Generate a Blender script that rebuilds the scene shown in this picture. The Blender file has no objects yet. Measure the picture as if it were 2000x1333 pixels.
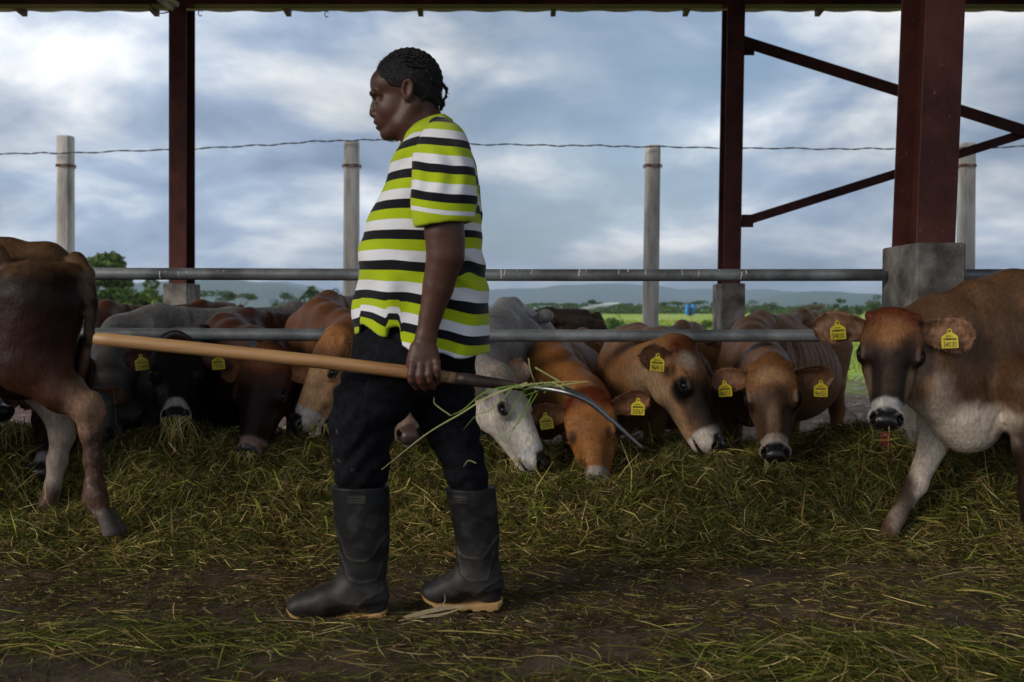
import bpy, math, random
import numpy as np
from mathutils import Vector, Matrix

# ------------------------------------------------------------------ camera, sky, sun, exposure
sc = bpy.context.scene
COL = sc.collection
CAMH, FPX, PITCH = 0.95, 1944.0, math.radians(1.81)

cam_d = bpy.data.cameras.new("camera"); cam = bpy.data.objects.new("camera", cam_d); COL.objects.link(cam)
cam.location = (0, 0, CAMH); cam.rotation_euler = (math.pi/2 - PITCH, 0, 0)
cam_d.sensor_width = 36; cam_d.lens = FPX*36/2000
cam_d.clip_start = 0.05; cam_d.clip_end = 20000
cam_d.dof.use_dof = True; cam_d.dof.focus_distance = 3.9; cam_d.dof.aperture_fstop = 4.0
sc.camera = cam
sc.view_settings.view_transform = 'Standard'; sc.view_settings.look = 'None'
sc.view_settings.exposure = -0.12; sc.view_settings.gamma = 1.0
sc.view_settings.use_curve_mapping = False

def nd(nt, typ, **kw):
    n = nt.nodes.new(typ)
    for k, v in kw.items():
        if k.startswith('i_'):
            key = k[2:]; key = int(key) if key.isdigit() else key.replace('_', ' ')
            n.inputs[key].default_value = v
        else: setattr(n, k, v)
    return n
def lk(nt, a, ao, b, bi): nt.links.new(a.outputs[ao], b.inputs[bi])
def ramp(nt, stops, interp='LINEAR'):
    n = nt.nodes.new('ShaderNodeValToRGB'); cr = n.color_ramp; cr.interpolation = interp
    while len(cr.elements) < len(stops): cr.elements.new(0.5)
    for e, (p, c) in zip(cr.elements, stops):
        e.position = p; e.color = (c[0], c[1], c[2], 1) if hasattr(c, '__len__') else (c, c, c, 1)
    return n

SUN_EL, SUN_AZ = math.radians(24), math.radians(236)     # direction the light comes from: behind the camera and a little to its left
w = bpy.data.worlds.new("World"); sc.world = w; w.use_nodes = True
nt = w.node_tree; nt.nodes.clear()
out = nd(nt, 'ShaderNodeOutputWorld')
sky = nd(nt, 'ShaderNodeTexSky', sky_type='NISHITA', sun_disc=False, sun_elevation=SUN_EL, sun_rotation=SUN_AZ)
tc = nd(nt, 'ShaderNodeTexCoord'); sep = nd(nt, 'ShaderNodeSeparateXYZ'); lk(nt, tc, 'Generated', sep, 0)
zc = nd(nt, 'ShaderNodeMath', operation='MAXIMUM', i_1=0.0); lk(nt, sep, 2, zc, 0)
za = nd(nt, 'ShaderNodeMath', operation='ADD', i_1=0.30); lk(nt, zc, 0, za, 0)
dx = nd(nt, 'ShaderNodeMath', operation='DIVIDE'); lk(nt, sep, 0, dx, 0); lk(nt, za, 0, dx, 1)
dy = nd(nt, 'ShaderNodeMath', operation='DIVIDE'); lk(nt, sep, 1, dy, 0); lk(nt, za, 0, dy, 1)
cmb = nd(nt, 'ShaderNodeCombineXYZ'); lk(nt, dx, 0, cmb, 0); lk(nt, dy, 0, cmb, 1)
n1 = nd(nt, 'ShaderNodeTexNoise', i_Scale=2.1, i_Detail=8.0, i_Roughness=0.54, i_Distortion=0.25); lk(nt, cmb, 0, n1, 'Vector')
mp2 = nd(nt, 'ShaderNodeMapping'); mp2.inputs['Location'].default_value = (4.3, 1.7, 0); lk(nt, cmb, 0, mp2, 0)
n2 = nd(nt, 'ShaderNodeTexNoise', i_Scale=1.0, i_Detail=4.0, i_Roughness=0.5); lk(nt, mp2, 0, n2, 'Vector')
rc = ramp(nt, [(0.36, (0.21, 0.28, 0.41)), (0.46, (0.33, 0.41, 0.54)), (0.54, (0.54, 0.60, 0.68)), (0.64, (0.90, 0.905, 0.91))])
lk(nt, n1, 0, rc, 0)
rb = ramp(nt, [(0.35, 0.66), (0.62, 1.18)]); lk(nt, n2, 0, rb, 0)
mul = nd(nt, 'ShaderNodeMixRGB', blend_type='MULTIPLY', i_Fac=1.0); lk(nt, rc, 0, mul, 1); lk(nt, rb, 0, mul, 2)
bgc = nd(nt, 'ShaderNodeBackground', i_Strength=1.30); lk(nt, mul, 0, bgc, 0)
bgs = nd(nt, 'ShaderNodeBackground', i_Strength=0.12); lk(nt, sky, 0, bgs, 0)
# clear patch in the cloud deck, right of the middle and fairly high
nrm = nd(nt, 'ShaderNodeVectorMath', operation='NORMALIZE'); lk(nt, tc, 'Generated', nrm, 0)
dot = nd(nt, 'ShaderNodeVectorMath', operation='DISTANCE'); lk(nt, nrm, 0, dot, 0)
hv = Vector((0.09, 1.0, 0.235)).normalized(); dot.inputs[1].default_value = hv
hd = nd(nt, 'ShaderNodeMath', operation='MULTIPLY_ADD', i_1=-3.0, i_2=0.62); lk(nt, dot, 'Value', hd, 0)
hn = nd(nt, 'ShaderNodeMath', operation='MULTIPLY_ADD', i_1=-1.6, i_2=0.95); lk(nt, n1, 0, hn, 0)
hs = nd(nt, 'ShaderNodeMath', operation='ADD'); lk(nt, hd, 0, hs, 0); lk(nt, hn, 0, hs, 1)
hm = ramp(nt, [(0.12, 0.03), (0.58, 0.55)]); lk(nt, hs, 0, hm, 0)
mx = nd(nt, 'ShaderNodeMixShader'); lk(nt, hm, 0, mx, 0); lk(nt, bgc, 0, mx, 1); lk(nt, bgs, 0, mx, 2)
lk(nt, mx, 0, out, 0)

sun_d = bpy.data.lights.new("sun", 'SUN'); sun = bpy.data.objects.new("sun", sun_d); COL.objects.link(sun)
sun_d.energy = 2.6; sun_d.angle = math.radians(26); sun_d.color = (1.0, 0.92, 0.81)
# sky sun_rotation is clockwise from +Y: direction to the sun
sdir = Vector((math.sin(SUN_AZ)*math.cos(SUN_EL), math.cos(SUN_AZ)*math.cos(SUN_EL), math.sin(SUN_EL)))
sun.rotation_euler = sdir.to_track_quat('Z', 'Y').to_euler()

# ------------------------------------------------------------------ helpers
def P(u, v, Y):
    x = (u-1000)/FPX; y = -(v-666.5)/FPX
    d = np.array([x, math.cos(PITCH)+y*math.sin(PITCH), -math.sin(PITCH)+y*math.cos(PITCH)])
    return np.array([0, 0, CAMH]) + d*(Y/d[1])
def tag(o, label=None, cat=None, group=None, kind=None):
    if label: o['label'] = label
    if cat: o['category'] = cat
    if group: o['group'] = group
    if kind: o['kind'] = kind
    return o
def empty(name, loc=(0, 0, 0)):
    o = bpy.data.objects.new(name, None); COL.objects.link(o); o.location = loc; o.empty_display_size = 0.1
    return o
def mkmesh(name, V, F, mat, parent=None, col=None, smooth=True, attrs=None, loc=None):
    """V (n,3) array in world space, F list/array of faces"""
    V = np.asarray(V, dtype=np.float64)
    me = bpy.data.meshes.new(name)
    if isinstance(F, np.ndarray):
        k = F.shape[1]; n = len(F)
        me.vertices.add(len(V)); me.vertices.foreach_set('co', V.ravel())
        me.loops.add(n*k); me.loops.foreach_set('vertex_index', F.ravel().astype(np.int32))
        me.polygons.add(n); me.polygons.foreach_set('loop_start', (np.arange(n)*k).astype(np.int32))
        me.update(calc_edges=True); me.validate()
    else:
        me.from_pydata([tuple(a) for a in V], [], [tuple(f) for f in F]); me.update()
    if smooth: me.polygons.foreach_set('use_smooth', np.ones(len(me.polygons), dtype=bool))
    if col is not None:
        c = np.ones((len(V), 4), dtype=np.float32); c[:, :col.shape[1]] = col
        a = me.color_attributes.new('Col', 'FLOAT_COLOR', 'POINT'); a.data.foreach_set('color', c.ravel())
    if attrs:
        for k_, arr in attrs.items():
            a = me.attributes.new(k_, 'FLOAT', 'POINT'); a.data.foreach_set('value', np.asarray(arr, dtype=np.float32))
    if mat is not None:
        for m in (mat if isinstance(mat, (list, tuple)) else [mat]): me.materials.append(m)
    o = bpy.data.objects.new(name, me); COL.objects.link(o)
    if parent is not None:
        o.parent = parent
        o.matrix_parent_inverse = Matrix.Translation(-Vector(parent.location))
    elif loc is not None:
        L = Vector(loc); me.transform(Matrix.Translation(-L)); o.location = L
    return o

class MB:                                   # collects explicit geometry
    def __init__(s): s.V = []; s.F = []
    def add(s, V, F):
        n = len(s.V); s.V += [tuple(v) for v in V]; s.F += [tuple(i+n for i in f) for f in F]
    def box(s, c, h, R=None, bev=0.0):
        c = np.array(c, float); h = np.array(h, float)
        R = np.eye(3) if R is None else np.array(R)
        b = min(bev, min(h)*0.9)
        if b <= 0:
            pts = [np.array([sx, sy, sz])*h for sx in (-1, 1) for sy in (-1, 1) for sz in (-1, 1)]
            F = [(0,1,3,2),(4,6,7,5),(0,4,5,1),(2,3,7,6),(0,2,6,4),(1,5,7,3)]
            s.add([c + R@p for p in pts], F); return
        pts = []; idx = {}
        for sx in (-1, 1):
            for sy in (-1, 1):
                for sz in (-1, 1):
                    for ax in range(3):
                        p = np.array([sx, sy, sz])*(h-b); p[ax] += b*(sx, sy, sz)[ax]
                        idx[(sx, sy, sz, ax)] = len(pts); pts.append(p)
        F = []
        for ax in range(3):
            o1, o2 = [(1, 2), (2, 0), (0, 1)][ax]
            for sg in (-1, 1):
                q = []
                for a, b_ in ((-1, -1), (1, -1), (1, 1), (-1, 1)):
                    k = [0, 0, 0]; k[ax] = sg; k[o1] = a; k[o2] = b_; q.append(idx[(k[0], k[1], k[2], ax)])
                F.append(q if sg > 0 else q[::-1])
        for ax in range(3):
            o1, o2 = [(1, 2), (2, 0), (0, 1)][ax]
            for a in (-1, 1):
                for b_ in (-1, 1):
                    k = [0, 0, 0]; k[o1] = a; k[o2] = b_
                    k0 = k[:]; k0[ax] = -1; k1 = k[:]; k1[ax] = 1
                    q = [idx[(*k0, o1)], idx[(*k1, o1)], idx[(*k1, o2)], idx[(*k0, o2)]]
                    F.append(q if a*b_ < 0 else q[::-1])
        for sx in (-1, 1):
            for sy in (-1, 1):
                for sz in (-1, 1):
                    t = [idx[(sx, sy, sz, a)] for a in range(3)]
                    F.append(t if sx*sy*sz > 0 else t[::-1])
        s.add([c + R@p for p in pts], F)
    def beam(s, a, b, w_, h_, up=(0, 0, 1), bev=0.0):
        a = np.array(a, float); b = np.array(b, float); d = b-a; L = np.linalg.norm(d); x = d/L
        z = np.array(up, float); z -= x*z.dot(x); z /= np.linalg.norm(z); y = np.cross(z, x)
        s.box((a+b)/2, (L/2, w_/2, h_/2), np.stack([x, y, z], 1), bev)
    def tube(s, pts, r, n=12, cap=True):
        pts = [np.array(p, float) for p in pts]; m = len(pts)
        rr = r if hasattr(r, '__len__') else [r]*m
        t0 = pts[1]-pts[0]; t0 /= np.linalg.norm(t0)
        a = np.array([0, 0, 1.0]) if abs(t0[2]) < 0.9 else np.array([1.0, 0, 0])
        u = np.cross(t0, a); u /= np.linalg.norm(u); V = []
        for i, p in enumerate(pts):
            t = pts[min(i+1, m-1)]-pts[max(i-1, 0)]; t /= np.linalg.norm(t)
            u = u - t*u.dot(t); u /= np.linalg.norm(u); v = np.cross(t, u)
            for j in range(n):
                an = 2*math.pi*j/n; V.append(p + rr[i]*(u*math.cos(an)+v*math.sin(an)))
        F = [(i*n+j, i*n+(j+1) % n, (i+1)*n+(j+1) % n, (i+1)*n+j) for i in range(m-1) for j in range(n)]
        if cap: F += [tuple(range(n))[::-1], tuple((m-1)*n+j for j in range(n))]
        s.add(V, F)
    def build(s, name, mat, parent=None, smooth=False, loc=None):
        o = mkmesh(name, np.array(s.V), s.F, mat, parent, smooth=smooth, loc=loc)
        return o

def smooth_curve(ctrl, n=8):                 # Catmull-Rom
    c = [np.array(p, float) for p in ctrl]; c = [2*c[0]-c[1]] + c + [2*c[-1]-c[-2]]
    o = []
    for i in range(1, len(c)-2):
        for k in range(n):
            t = k/n; a, b, d, e = c[i-1], c[i], c[i+1], c[i+2]
            o.append(0.5*((2*b)+(-a+d)*t+(2*a-5*b+4*d-e)*t*t+(-a+3*b-3*d+e)*t**3))
    o.append(c[-2]); return o

# ------------------------------------------------------------------ smooth solid modelling (distance fields meshed with surface nets)
class Solid:
    def __init__(s): s.pr = []; s.disp = None
    def _add(s, fn, c, R, op, k): s.pr.append((fn, np.asarray(c, float), R, op, k)); return s
    def ell(s, c, r, k=0.03, R=None, op='u'):
        c = np.asarray(c, float); r = np.asarray(r, float) if hasattr(r, '__len__') else np.array([r]*3, float)
        Rm = None if R is None else np.asarray(R, float)
        def fn(p):
            q = p-c
            if Rm is not None: q = q@Rm
            k0 = np.sqrt(((q/r)**2).sum(1)); k1 = np.sqrt(((q/r**2)**2).sum(1))+1e-9
            return np.where(k0 < 0.3, (k0-1)*r.min(), k0*(k0-1)/k1)
        return s._add(fn, c, r.max(), op, k)
    def cone(s, a, b, ra, rb, k=0.03, op='u', flat=None):
        """flat=(axis vector, factor): squash across an axis"""
        a = np.asarray(a, float); b = np.asarray(b, float); ba = b-a; L2 = ba.dot(ba)+1e-12
        def fn(p):
            pa = p-a; t = np.clip((pa@ba)/L2, 0, 1); q = pa - t[:, None]*ba
            if flat is not None:
                ax = flat[0]; comp = q@ax; q = q + np.outer(comp*(1/flat[1]-1), ax)
                return (np.sqrt((q**2).sum(1)) - (ra+(rb-ra)*t))*min(1, flat[1])
            return np.sqrt((q**2).sum(1)) - (ra+(rb-ra)*t)
        return s._add(fn, (a+b)/2, np.linalg.norm(ba)/2+max(ra, rb), op, k)
    def chain(s, pts, rr, k=0.02, flat=None):
        for i in range(len(pts)-1): s.cone(pts[i], pts[i+1], rr[i], rr[i+1], k, 'u', flat)
        return s
    def fn(s, f, c, R, k=0.02, op='u'): return s._add(f, c, R, op, k)
    def __call__(s, p):
        d = np.full(len(p), 10.0)
        for fn, c, R, op, k in s.pr:
            if op == 'u':
                lb = np.sqrt(((p-c)**2).sum(1))-R; m = lb < d+k
                if not m.any(): continue
                a = d[m]; b = fn(p[m])
                if k > 0:
                    h = np.clip(0.5+0.5*(b-a)/k, 0, 1); d[m] = b+(a-b)*h-k*h*(1-h)
                else: d[m] = np.minimum(a, b)
            else:
                lb = np.sqrt(((p-c)**2).sum(1))-R; m = lb < k+0.02
                if not m.any(): continue
                a = d[m]; b = -fn(p[m])
                if k > 0:
                    h = np.clip(0.5-0.5*(b-a)/k, 0, 1); d[m] = b+(a-b)*h+k*h*(1-h)
                else: d[m] = np.maximum(a, b)
        if s.disp is not None: d = d + s.disp(p)
        return d
    def bounds(s, pad=0.03):
        lo = np.min([c-R for f, c, R, o, k in s.pr if o == 'u'], 0); hi = np.max([c+R for f, c, R, o, k in s.pr if o == 'u'], 0)
        return lo-pad, hi+pad
    def mesh(s, h, lo=None, hi=None, relax=1):
        l0, h0 = s.bounds(); lo = l0 if lo is None else np.maximum(np.array(lo, float), l0); hi = h0 if hi is None else np.minimum(np.array(hi, float), h0)
        S = 4; nc = np.ceil((hi-lo)/(h*S)).astype(int)+1
        g = [lo[i]+np.arange(nc[i]+1)*h*S for i in range(3)]
        C = np.stack(np.meshgrid(*g, indexing='ij'), -1).reshape(-1, 3)
        V = np.concatenate([s(C[i:i+200000]) for i in range(0, len(C), 200000)]).reshape(nc+1)
        mn = np.full(nc, 1e9)
        for a in (0, 1):
            for b in (0, 1):
                for c in (0, 1):
                    mn = np.minimum(mn, np.abs(V[a:a+nc[0], b:b+nc[1], c:c+nc[2]]))
        act = np.argwhere(mn < h*S*1.35)
        F = np.repeat(np.repeat(np.repeat(V[:-1, :-1, :-1].astype(np.float32), S, 0), S, 1), S, 2)
        o = np.stack(np.meshgrid(*[np.arange(S)]*3, indexing='ij'), -1).reshape(-1, 3)
        I = (act[:, None, :]*S+o[None]).reshape(-1, 3)
        pts = lo+I*h
        vals = np.concatenate([s(pts[i:i+200000]) for i in range(0, len(pts), 200000)]) if len(pts) else np.zeros(0)
        F[I[:, 0], I[:, 1], I[:, 2]] = vals
        N = np.array(F.shape); F[0] = F[-1] = 1; F[:, 0] = F[:, -1] = 1; F[:, :, 0] = F[:, :, -1] = 1
        B = F < 0
        cnt = np.zeros(N-1, np.int8)
        for a in (0, 1):
            for b in (0, 1):
                for c in (0, 1): cnt += B[a:a+N[0]-1, b:b+N[1]-1, c:c+N[2]-1]
        cells = np.argwhere((cnt > 0) & (cnt < 8))
        ids = np.full(N-1, -1, np.int32); ids[cells[:, 0], cells[:, 1], cells[:, 2]] = np.arange(len(cells))
        acc = np.zeros((len(cells), 3)); num = np.zeros(len(cells))
        for ax in range(3):
            e = np.zeros(3, int); e[ax] = 1; o1, o2 = [i for i in range(3) if i != ax]
            for a in (0, 1):
                for b in (0, 1):
                    q = cells.copy(); q[:, o1] += a; q[:, o2] += b; r = q+e
                    v0 = F[q[:, 0], q[:, 1], q[:, 2]].astype(float); v1 = F[r[:, 0], r[:, 1], r[:, 2]].astype(float)
                    m = (v0 < 0) != (v1 < 0); t = np.zeros(len(q)); t[m] = v0[m]/(v0[m]-v1[m])
                    acc[m] += (q+np.outer(t, e))[m]; num[m] += 1
        VV = lo + acc/num[:, None]*h
        FF = []
        for ax in range(3):
            o1, o2 = [(1, 2), (2, 0), (0, 1)][ax]
            sl = [slice(None)]*3; sh = [slice(None)]*3; sl[ax] = slice(0, -1); sh[ax] = slice(1, None)
            q = np.argwhere(B[tuple(sl)] != B[tuple(sh)])
            q = q[(q[:, o1] > 0) & (q[:, o2] > 0) & (q[:, o1] < N[o1]-1) & (q[:, o2] < N[o2]-1)]
            def idc(a, b):
                r = q.copy(); r[:, o1] += a; r[:, o2] += b; return ids[r[:, 0], r[:, 1], r[:, 2]]
            quad = np.stack([idc(-1, -1), idc(0, -1), idc(0, 0), idc(-1, 0)], 1)
            ins = B[q[:, 0], q[:, 1], q[:, 2]]; quad[~ins] = quad[~ins][:, ::-1]; FF.append(quad)
        FF = np.concatenate(FF); FF = FF[(FF >= 0).all(1)]
        for _ in range(relax):
            sm = np.zeros_like(VV); c = np.zeros(len(VV))
            for a, b in ((0, 1), (1, 2), (2, 3), (3, 0)):
                np.add.at(sm, FF[:, a], VV[FF[:, b]]); np.add.at(c, FF[:, a], 1)
            VV = VV*0.5 + 0.5*sm/np.maximum(c, 1)[:, None]
        return VV, FF

def sstep(x, a, b): t = np.clip((x-a)/(b-a), 0, 1); return t*t*(3-2*t)
def vnoise(p, sc_, seed=0):                  # cheap smooth 3-D noise, -1..1
    q = p*sc_; rs = np.random.RandomState(seed); o = np.zeros(len(p))
    for i in range(5):
        k = rs.normal(size=3); k /= np.linalg.norm(k); f = 1+i*0.35; k2 = rs.normal(size=3); k2 /= np.linalg.norm(k2)
        o += np.sin(q@k*f*6.28+rs.rand()*6.28+1.5*np.sin(q@k2*f*4.1+rs.rand()*6.28))
    return o/3.2
def blob(p, c, r, soft=0.35, R=None):
    q = p-np.asarray(c, float)
    if R is not None: q = q@R
    d = np.sqrt(((q/np.asarray(r, float))**2).sum(1)); return 1-sstep(d, 1-soft, 1+soft)
def mixc(c, m, t): return c*(1-m[:, None])+np.asarray(t, float)*m[:, None]

# ------------------------------------------------------------------ materials
def newmat(name):
    m = bpy.data.materials.new(name); m.use_nodes = True; nt = m.node_tree
    return m, nt, nt.nodes['Principled BSDF']
def bump(nt, src, so, bs, strength=0.3, dist=0.01, prev=None):
    b = nd(nt, 'ShaderNodeBump', i_Strength=strength, i_Distance=dist); lk(nt, src, so, b, 'Height')
    if prev: lk(nt, prev, 0, b, 'Normal')
    lk(nt, b, 0, bs, 'Normal'); return b
def objnoise(nt, scale, detail=4, rough=0.55, vec=None, stretch=None):
    tc = nd(nt, 'ShaderNodeTexCoord'); n = nd(nt, 'ShaderNodeTexNoise', i_Scale=scale, i_Detail=detail, i_Roughness=rough)
    if stretch:
        mp = nd(nt, 'ShaderNodeMapping'); mp.inputs['Scale'].default_value = stretch; lk(nt, tc, 'Object', mp, 0); lk(nt, mp, 0, n, 'Vector')
    else: lk(nt, tc, 'Object', n, 'Vector')
    return n
def mat_simple(name, c1, c2, scale=8, rough=0.6, metal=0.0, bstr=0.2, bdist=0.004, bscale=None, stretch=None, lo=0.35, hi=0.65, spec=0.3, grime=None):
    m, nt, bs = newmat(name); n = objnoise(nt, scale, 6, 0.6, stretch=stretch)
    r = ramp(nt, [(lo, c1), (hi, c2)]); lk(nt, n, 0, r, 0)
    if grime:
        g1 = objnoise(nt, scale*0.33, 7, 0.65); g2 = objnoise(nt, scale*14, 2, 0.5)
        ra = ramp(nt, [(0.38, 0.45), (0.6, 1.12)]); lk(nt, g1, 0, ra, 0); mA_ = nd(nt, 'ShaderNodeMixRGB', blend_type='MULTIPLY', i_Fac=1.0); lk(nt, r, 0, mA_, 1); lk(nt, ra, 0, mA_, 2)
        rb_ = ramp(nt, [(0.70, 0.0), (0.76, 0.7)]); lk(nt, g2, 0, rb_, 0); mB_ = nd(nt, 'ShaderNodeMixRGB', i_Color2=grime); lk(nt, rb_, 0, mB_, 0); lk(nt, mA_, 0, mB_, 1); lk(nt, mB_, 0, bs, 'Base Color')
    else: lk(nt, r, 0, bs, 'Base Color')
    bs.inputs['Roughness'].default_value = rough; bs.inputs['Metallic'].default_value = metal; bs.inputs['Specular IOR Level'].default_value = spec
    if bstr > 0:
        n2 = objnoise(nt, bscale or scale*6, 4, 0.6, stretch=stretch); bump(nt, n2, 0, bs, bstr, bdist)
    return m
def mat_coat():
    m, nt, bs = newmat('cow_coat')
    a = nd(nt, 'ShaderNodeAttribute', attribute_name='Col')
    n = objnoise(nt, 90, 5, 0.65, stretch=(1, 1, 0.35)); n3 = objnoise(nt, 7, 5, 0.6)
    r = ramp(nt, [(0.3, 0.62), (0.7, 1.3)]); lk(nt, n, 0, r, 0)
    r3 = ramp(nt, [(0.3, 0.72), (0.7, 1.22)]); lk(nt, n3, 0, r3, 0)
    m1 = nd(nt, 'ShaderNodeMixRGB', blend_type='MULTIPLY', i_Fac=1.0); lk(nt, a, 0, m1, 1); lk(nt, r, 0, m1, 2)
    m2 = nd(nt, 'ShaderNodeMixRGB', blend_type='MULTIPLY', i_Fac=1.0); lk(nt, m1, 0, m2, 1); lk(nt, r3, 0, m2, 2)
    lk(nt, m2, 0, bs, 'Base Color')
    wt = nd(nt, 'ShaderNodeAttribute', attribute_name='wet')
    rr = ramp(nt, [(0, 0.5), (1, 0.33)]); lk(nt, wt, 'Fac', rr, 0); lk(nt, rr, 0, bs, 'Roughness')
    ws = nd(nt, 'ShaderNodeMath', operation='MULTIPLY_ADD', i_1=0.35, i_2=0.17); lk(nt, wt, 'Fac', ws, 0); lk(nt, ws, 0, bs, 'Specular IOR Level')
    n2 = objnoise(nt, 160, 3, 0.6, stretch=(1, 1, 0.25)); b1 = bump(nt, n2, 0, bs, 0.35, 0.004)
    n4 = objnoise(nt, 22, 4, 0.6); bump(nt, n4, 0, bs, 0.35, 0.012, b1)
    return m
def mat_attr(name, rough=0.6, nscale=60, lo=0.75, hi=1.2, bstr=0.2, bdist=0.002, spec=0.12, transl=0.0):
    m, nt, bs = newmat(name); a = nd(nt, 'ShaderNodeAttribute', attribute_name='Col'); n = objnoise(nt, nscale, 4, 0.6)
    r = ramp(nt, [(0.3, lo), (0.7, hi)]); lk(nt, n, 0, r, 0)
    m1 = nd(nt, 'ShaderNodeMixRGB', blend_type='MULTIPLY', i_Fac=1.0); lk(nt, a, 0, m1, 1); lk(nt, r, 0, m1, 2); lk(nt, m1, 0, bs, 'Base Color')
    bs.inputs['Roughness'].default_value = rough; bs.inputs['Specular IOR Level'].default_value = spec
    if bstr: n2 = objnoise(nt, nscale*2.5, 3, 0.6); bump(nt, n2, 0, bs, bstr, bdist)
    if transl:
        ou = nt.nodes['Material Output']; tr = nd(nt, 'ShaderNodeBsdfTranslucent'); lk(nt, m1, 0, tr, 0)
        mx = nd(nt, 'ShaderNodeMixShader', i_Fac=transl); lk(nt, bs, 0, mx, 1); lk(nt, tr, 0, mx, 2); lk(nt, mx, 0, ou, 0)
    return m
M = {}
M['coat'] = mat_coat()
M['blade'] = mat_attr('hay_blade', 0.6, 20, 0.8, 1.2, 0, transl=0.25)
M['leaf'] = mat_attr('leaf', 0.6, 3, 0.7, 1.25, 0, transl=0.25)
M['hairmat'] = mat_attr('short_coat_hair', 0.5, 40, 0.9, 1.1, 0, spec=0.25)
M['eye'] = mat_simple('cow_eye_gloss', (0.004, 0.003, 0.003), (0.012, 0.008, 0.006), 20, 0.10, bstr=0, spec=0.4)
M['red_steel'] = mat_simple('red_oxide_steel', (0.095, 0.028, 0.022), (0.145, 0.043, 0.034), 5, 0.55, bstr=0.2, bdist=0.002, stretch=(1, 1, 0.35), grime=(.30, .22, .18, 1), spec=.2)
M['pipe'] = mat_simple('galvanised_pipe', (0.19, 0.20, 0.20), (0.36, 0.37, 0.37), 9, 0.45, 0.3, 0.15, 0.0015, bscale=300, stretch=(0.5, 1, 1), grime=(.45, .45, .43, 1))
M['concrete'] = mat_simple('rough_concrete', (0.12, 0.105, 0.09), (0.36, 0.33, 0.30), 5.5, 0.9, 0, 0.6, 0.008, bscale=45, lo=0.36, hi=0.64, grime=(.5, .48, .45, 1), spec=.15)
M['post_concrete'] = mat_simple('weathered_post_concrete', (0.34, 0.32, 0.29), (0.70, 0.67, 0.62), 3.5, 0.92, 0, 0.5, 0.008, bscale=30, stretch=(1.6, 1.6, 0.35), lo=0.36, hi=0.62)
M['rust'] = mat_simple('rusty_wire', (0.10, 0.03, 0.02), (0.22, 0.07, 0.04), 30, 0.8)
M['wire'] = mat_simple('dull_wire', (0.06, 0.06, 0.06), (0.14, 0.13, 0.12), 30, 0.5, 0.5)
M['roof_under'] = mat_simple('roof_sheet_underside', (0.36, 0.31, 0.24), (0.48, 0.42, 0.33), 3, 0.7, 0, 0.1)
M['yellow'] = mat_simple('yellow_tag_plastic', (0.52, 0.40, 0.015), (0.78, 0.61, 0.03), 22, 0.5, bstr=0)
M['ink'] = mat_simple('black_print', (0.01, 0.01, 0.01), (0.02, 0.02, 0.02), 30, 0.6, bstr=0)
M['white_plastic'] = mat_simple('old_white_plastic', (0.45, 0.43, 0.36), (0.6, 0.57, 0.5), 6, 0.4)
M['dark_band'] = M['ink']
# ------------------------------------------------------------------ ground
def gz(x, y):
    """ground height: feed alley at 0, a low step down behind the rail, gently rolling pasture"""
    x = np.asarray(x, float); y = np.asarray(y, float)
    z = -0.12*sstep(y, 5.0, 5.6)
    z = z + 0.012*np.sin(x*2.1+y*1.3)*np.sin(y*2.7-x*0.8) + 0.006*np.sin(x*7.3+1)*np.sin(y*6.1)
    z = z + 0.12*sstep(y, 60, 200)*1.0
    return z
def lin(a, b, n): return np.linspace(a, b, n)
xs = np.unique(np.concatenate([-np.geomspace(4, 9000, 34), lin(-4, 4, 110), np.geomspace(4, 9000, 34)]))
ys = np.unique(np.concatenate([-np.geomspace(1, 3000, 16), lin(-1, 13, 170), np.geomspace(13, 9000, 60)]))
X, Y = np.meshgrid(xs, ys, indexing='ij'); Z = gz(X, Y)
V = np.stack([X, Y, Z], -1).reshape(-1, 3); nx, ny = X.shape
ii = (np.arange(nx-1)[:, None]*ny+np.arange(ny-1)[None]).ravel()
F = np.stack([ii, ii+ny, ii+ny+1, ii+1], 1)
m, nt, bs = newmat('ground_earth_and_pasture')
geo = nd(nt, 'ShaderNodeNewGeometry'); sp = nd(nt, 'ShaderNodeSeparateXYZ'); lk(nt, geo, 'Position', sp, 0)
def gnoise(scale, d=5, r=0.6, st=None):
    n = nd(nt, 'ShaderNodeTexNoise', i_Scale=scale, i_Detail=d, i_Roughness=r)
    if st:
        mp = nd(nt, 'ShaderNodeMapping'); mp.inputs['Scale'].default_value = st; lk(nt, geo, 'Position', mp, 0); lk(nt, mp, 0, n, 'Vector')
    else: lk(nt, geo, 'Position', n, 'Vector')
    return n
na = gnoise(3.0, 8, 0.65); dirt = ramp(nt, [(0.3, (0.038, 0.024, 0.016)), (0.5, (0.075, 0.050, 0.034)), (0.68, (0.13, 0.092, 0.064))]); lk(nt, na, 0, dirt, 0)
nb = gnoise(5.5, 8, 0.7); grav = ramp(nt, [(0.3, (0.085, 0.05, 0.038)), (0.55, (0.19, 0.125, 0.10)), (0.68, (0.30, 0.24, 0.20))]); lk(nt, nb, 0, grav, 0)
nc_ = gnoise(0.09, 6, 0.6, (1, 0.35, 1)); fld = ramp(nt, [(0.32, (0.20, 0.33, 0.04)), (0.5, (0.34, 0.46, 0.07)), (0.66, (0.48, 0.46, 0.14))]); lk(nt, nc_, 0, fld, 0)
nd_ = gnoise(1.7, 8, 0.7); fm = nd(nt, 'ShaderNodeMixRGB', blend_type='MULTIPLY', i_Fac=1.0); r4 = ramp(nt, [(0.3, 0.6), (0.7, 1.25)]); lk(nt, nd_, 0, r4, 0); lk(nt, fld, 0, fm, 1); lk(nt, r4, 0, fm, 2)
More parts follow.
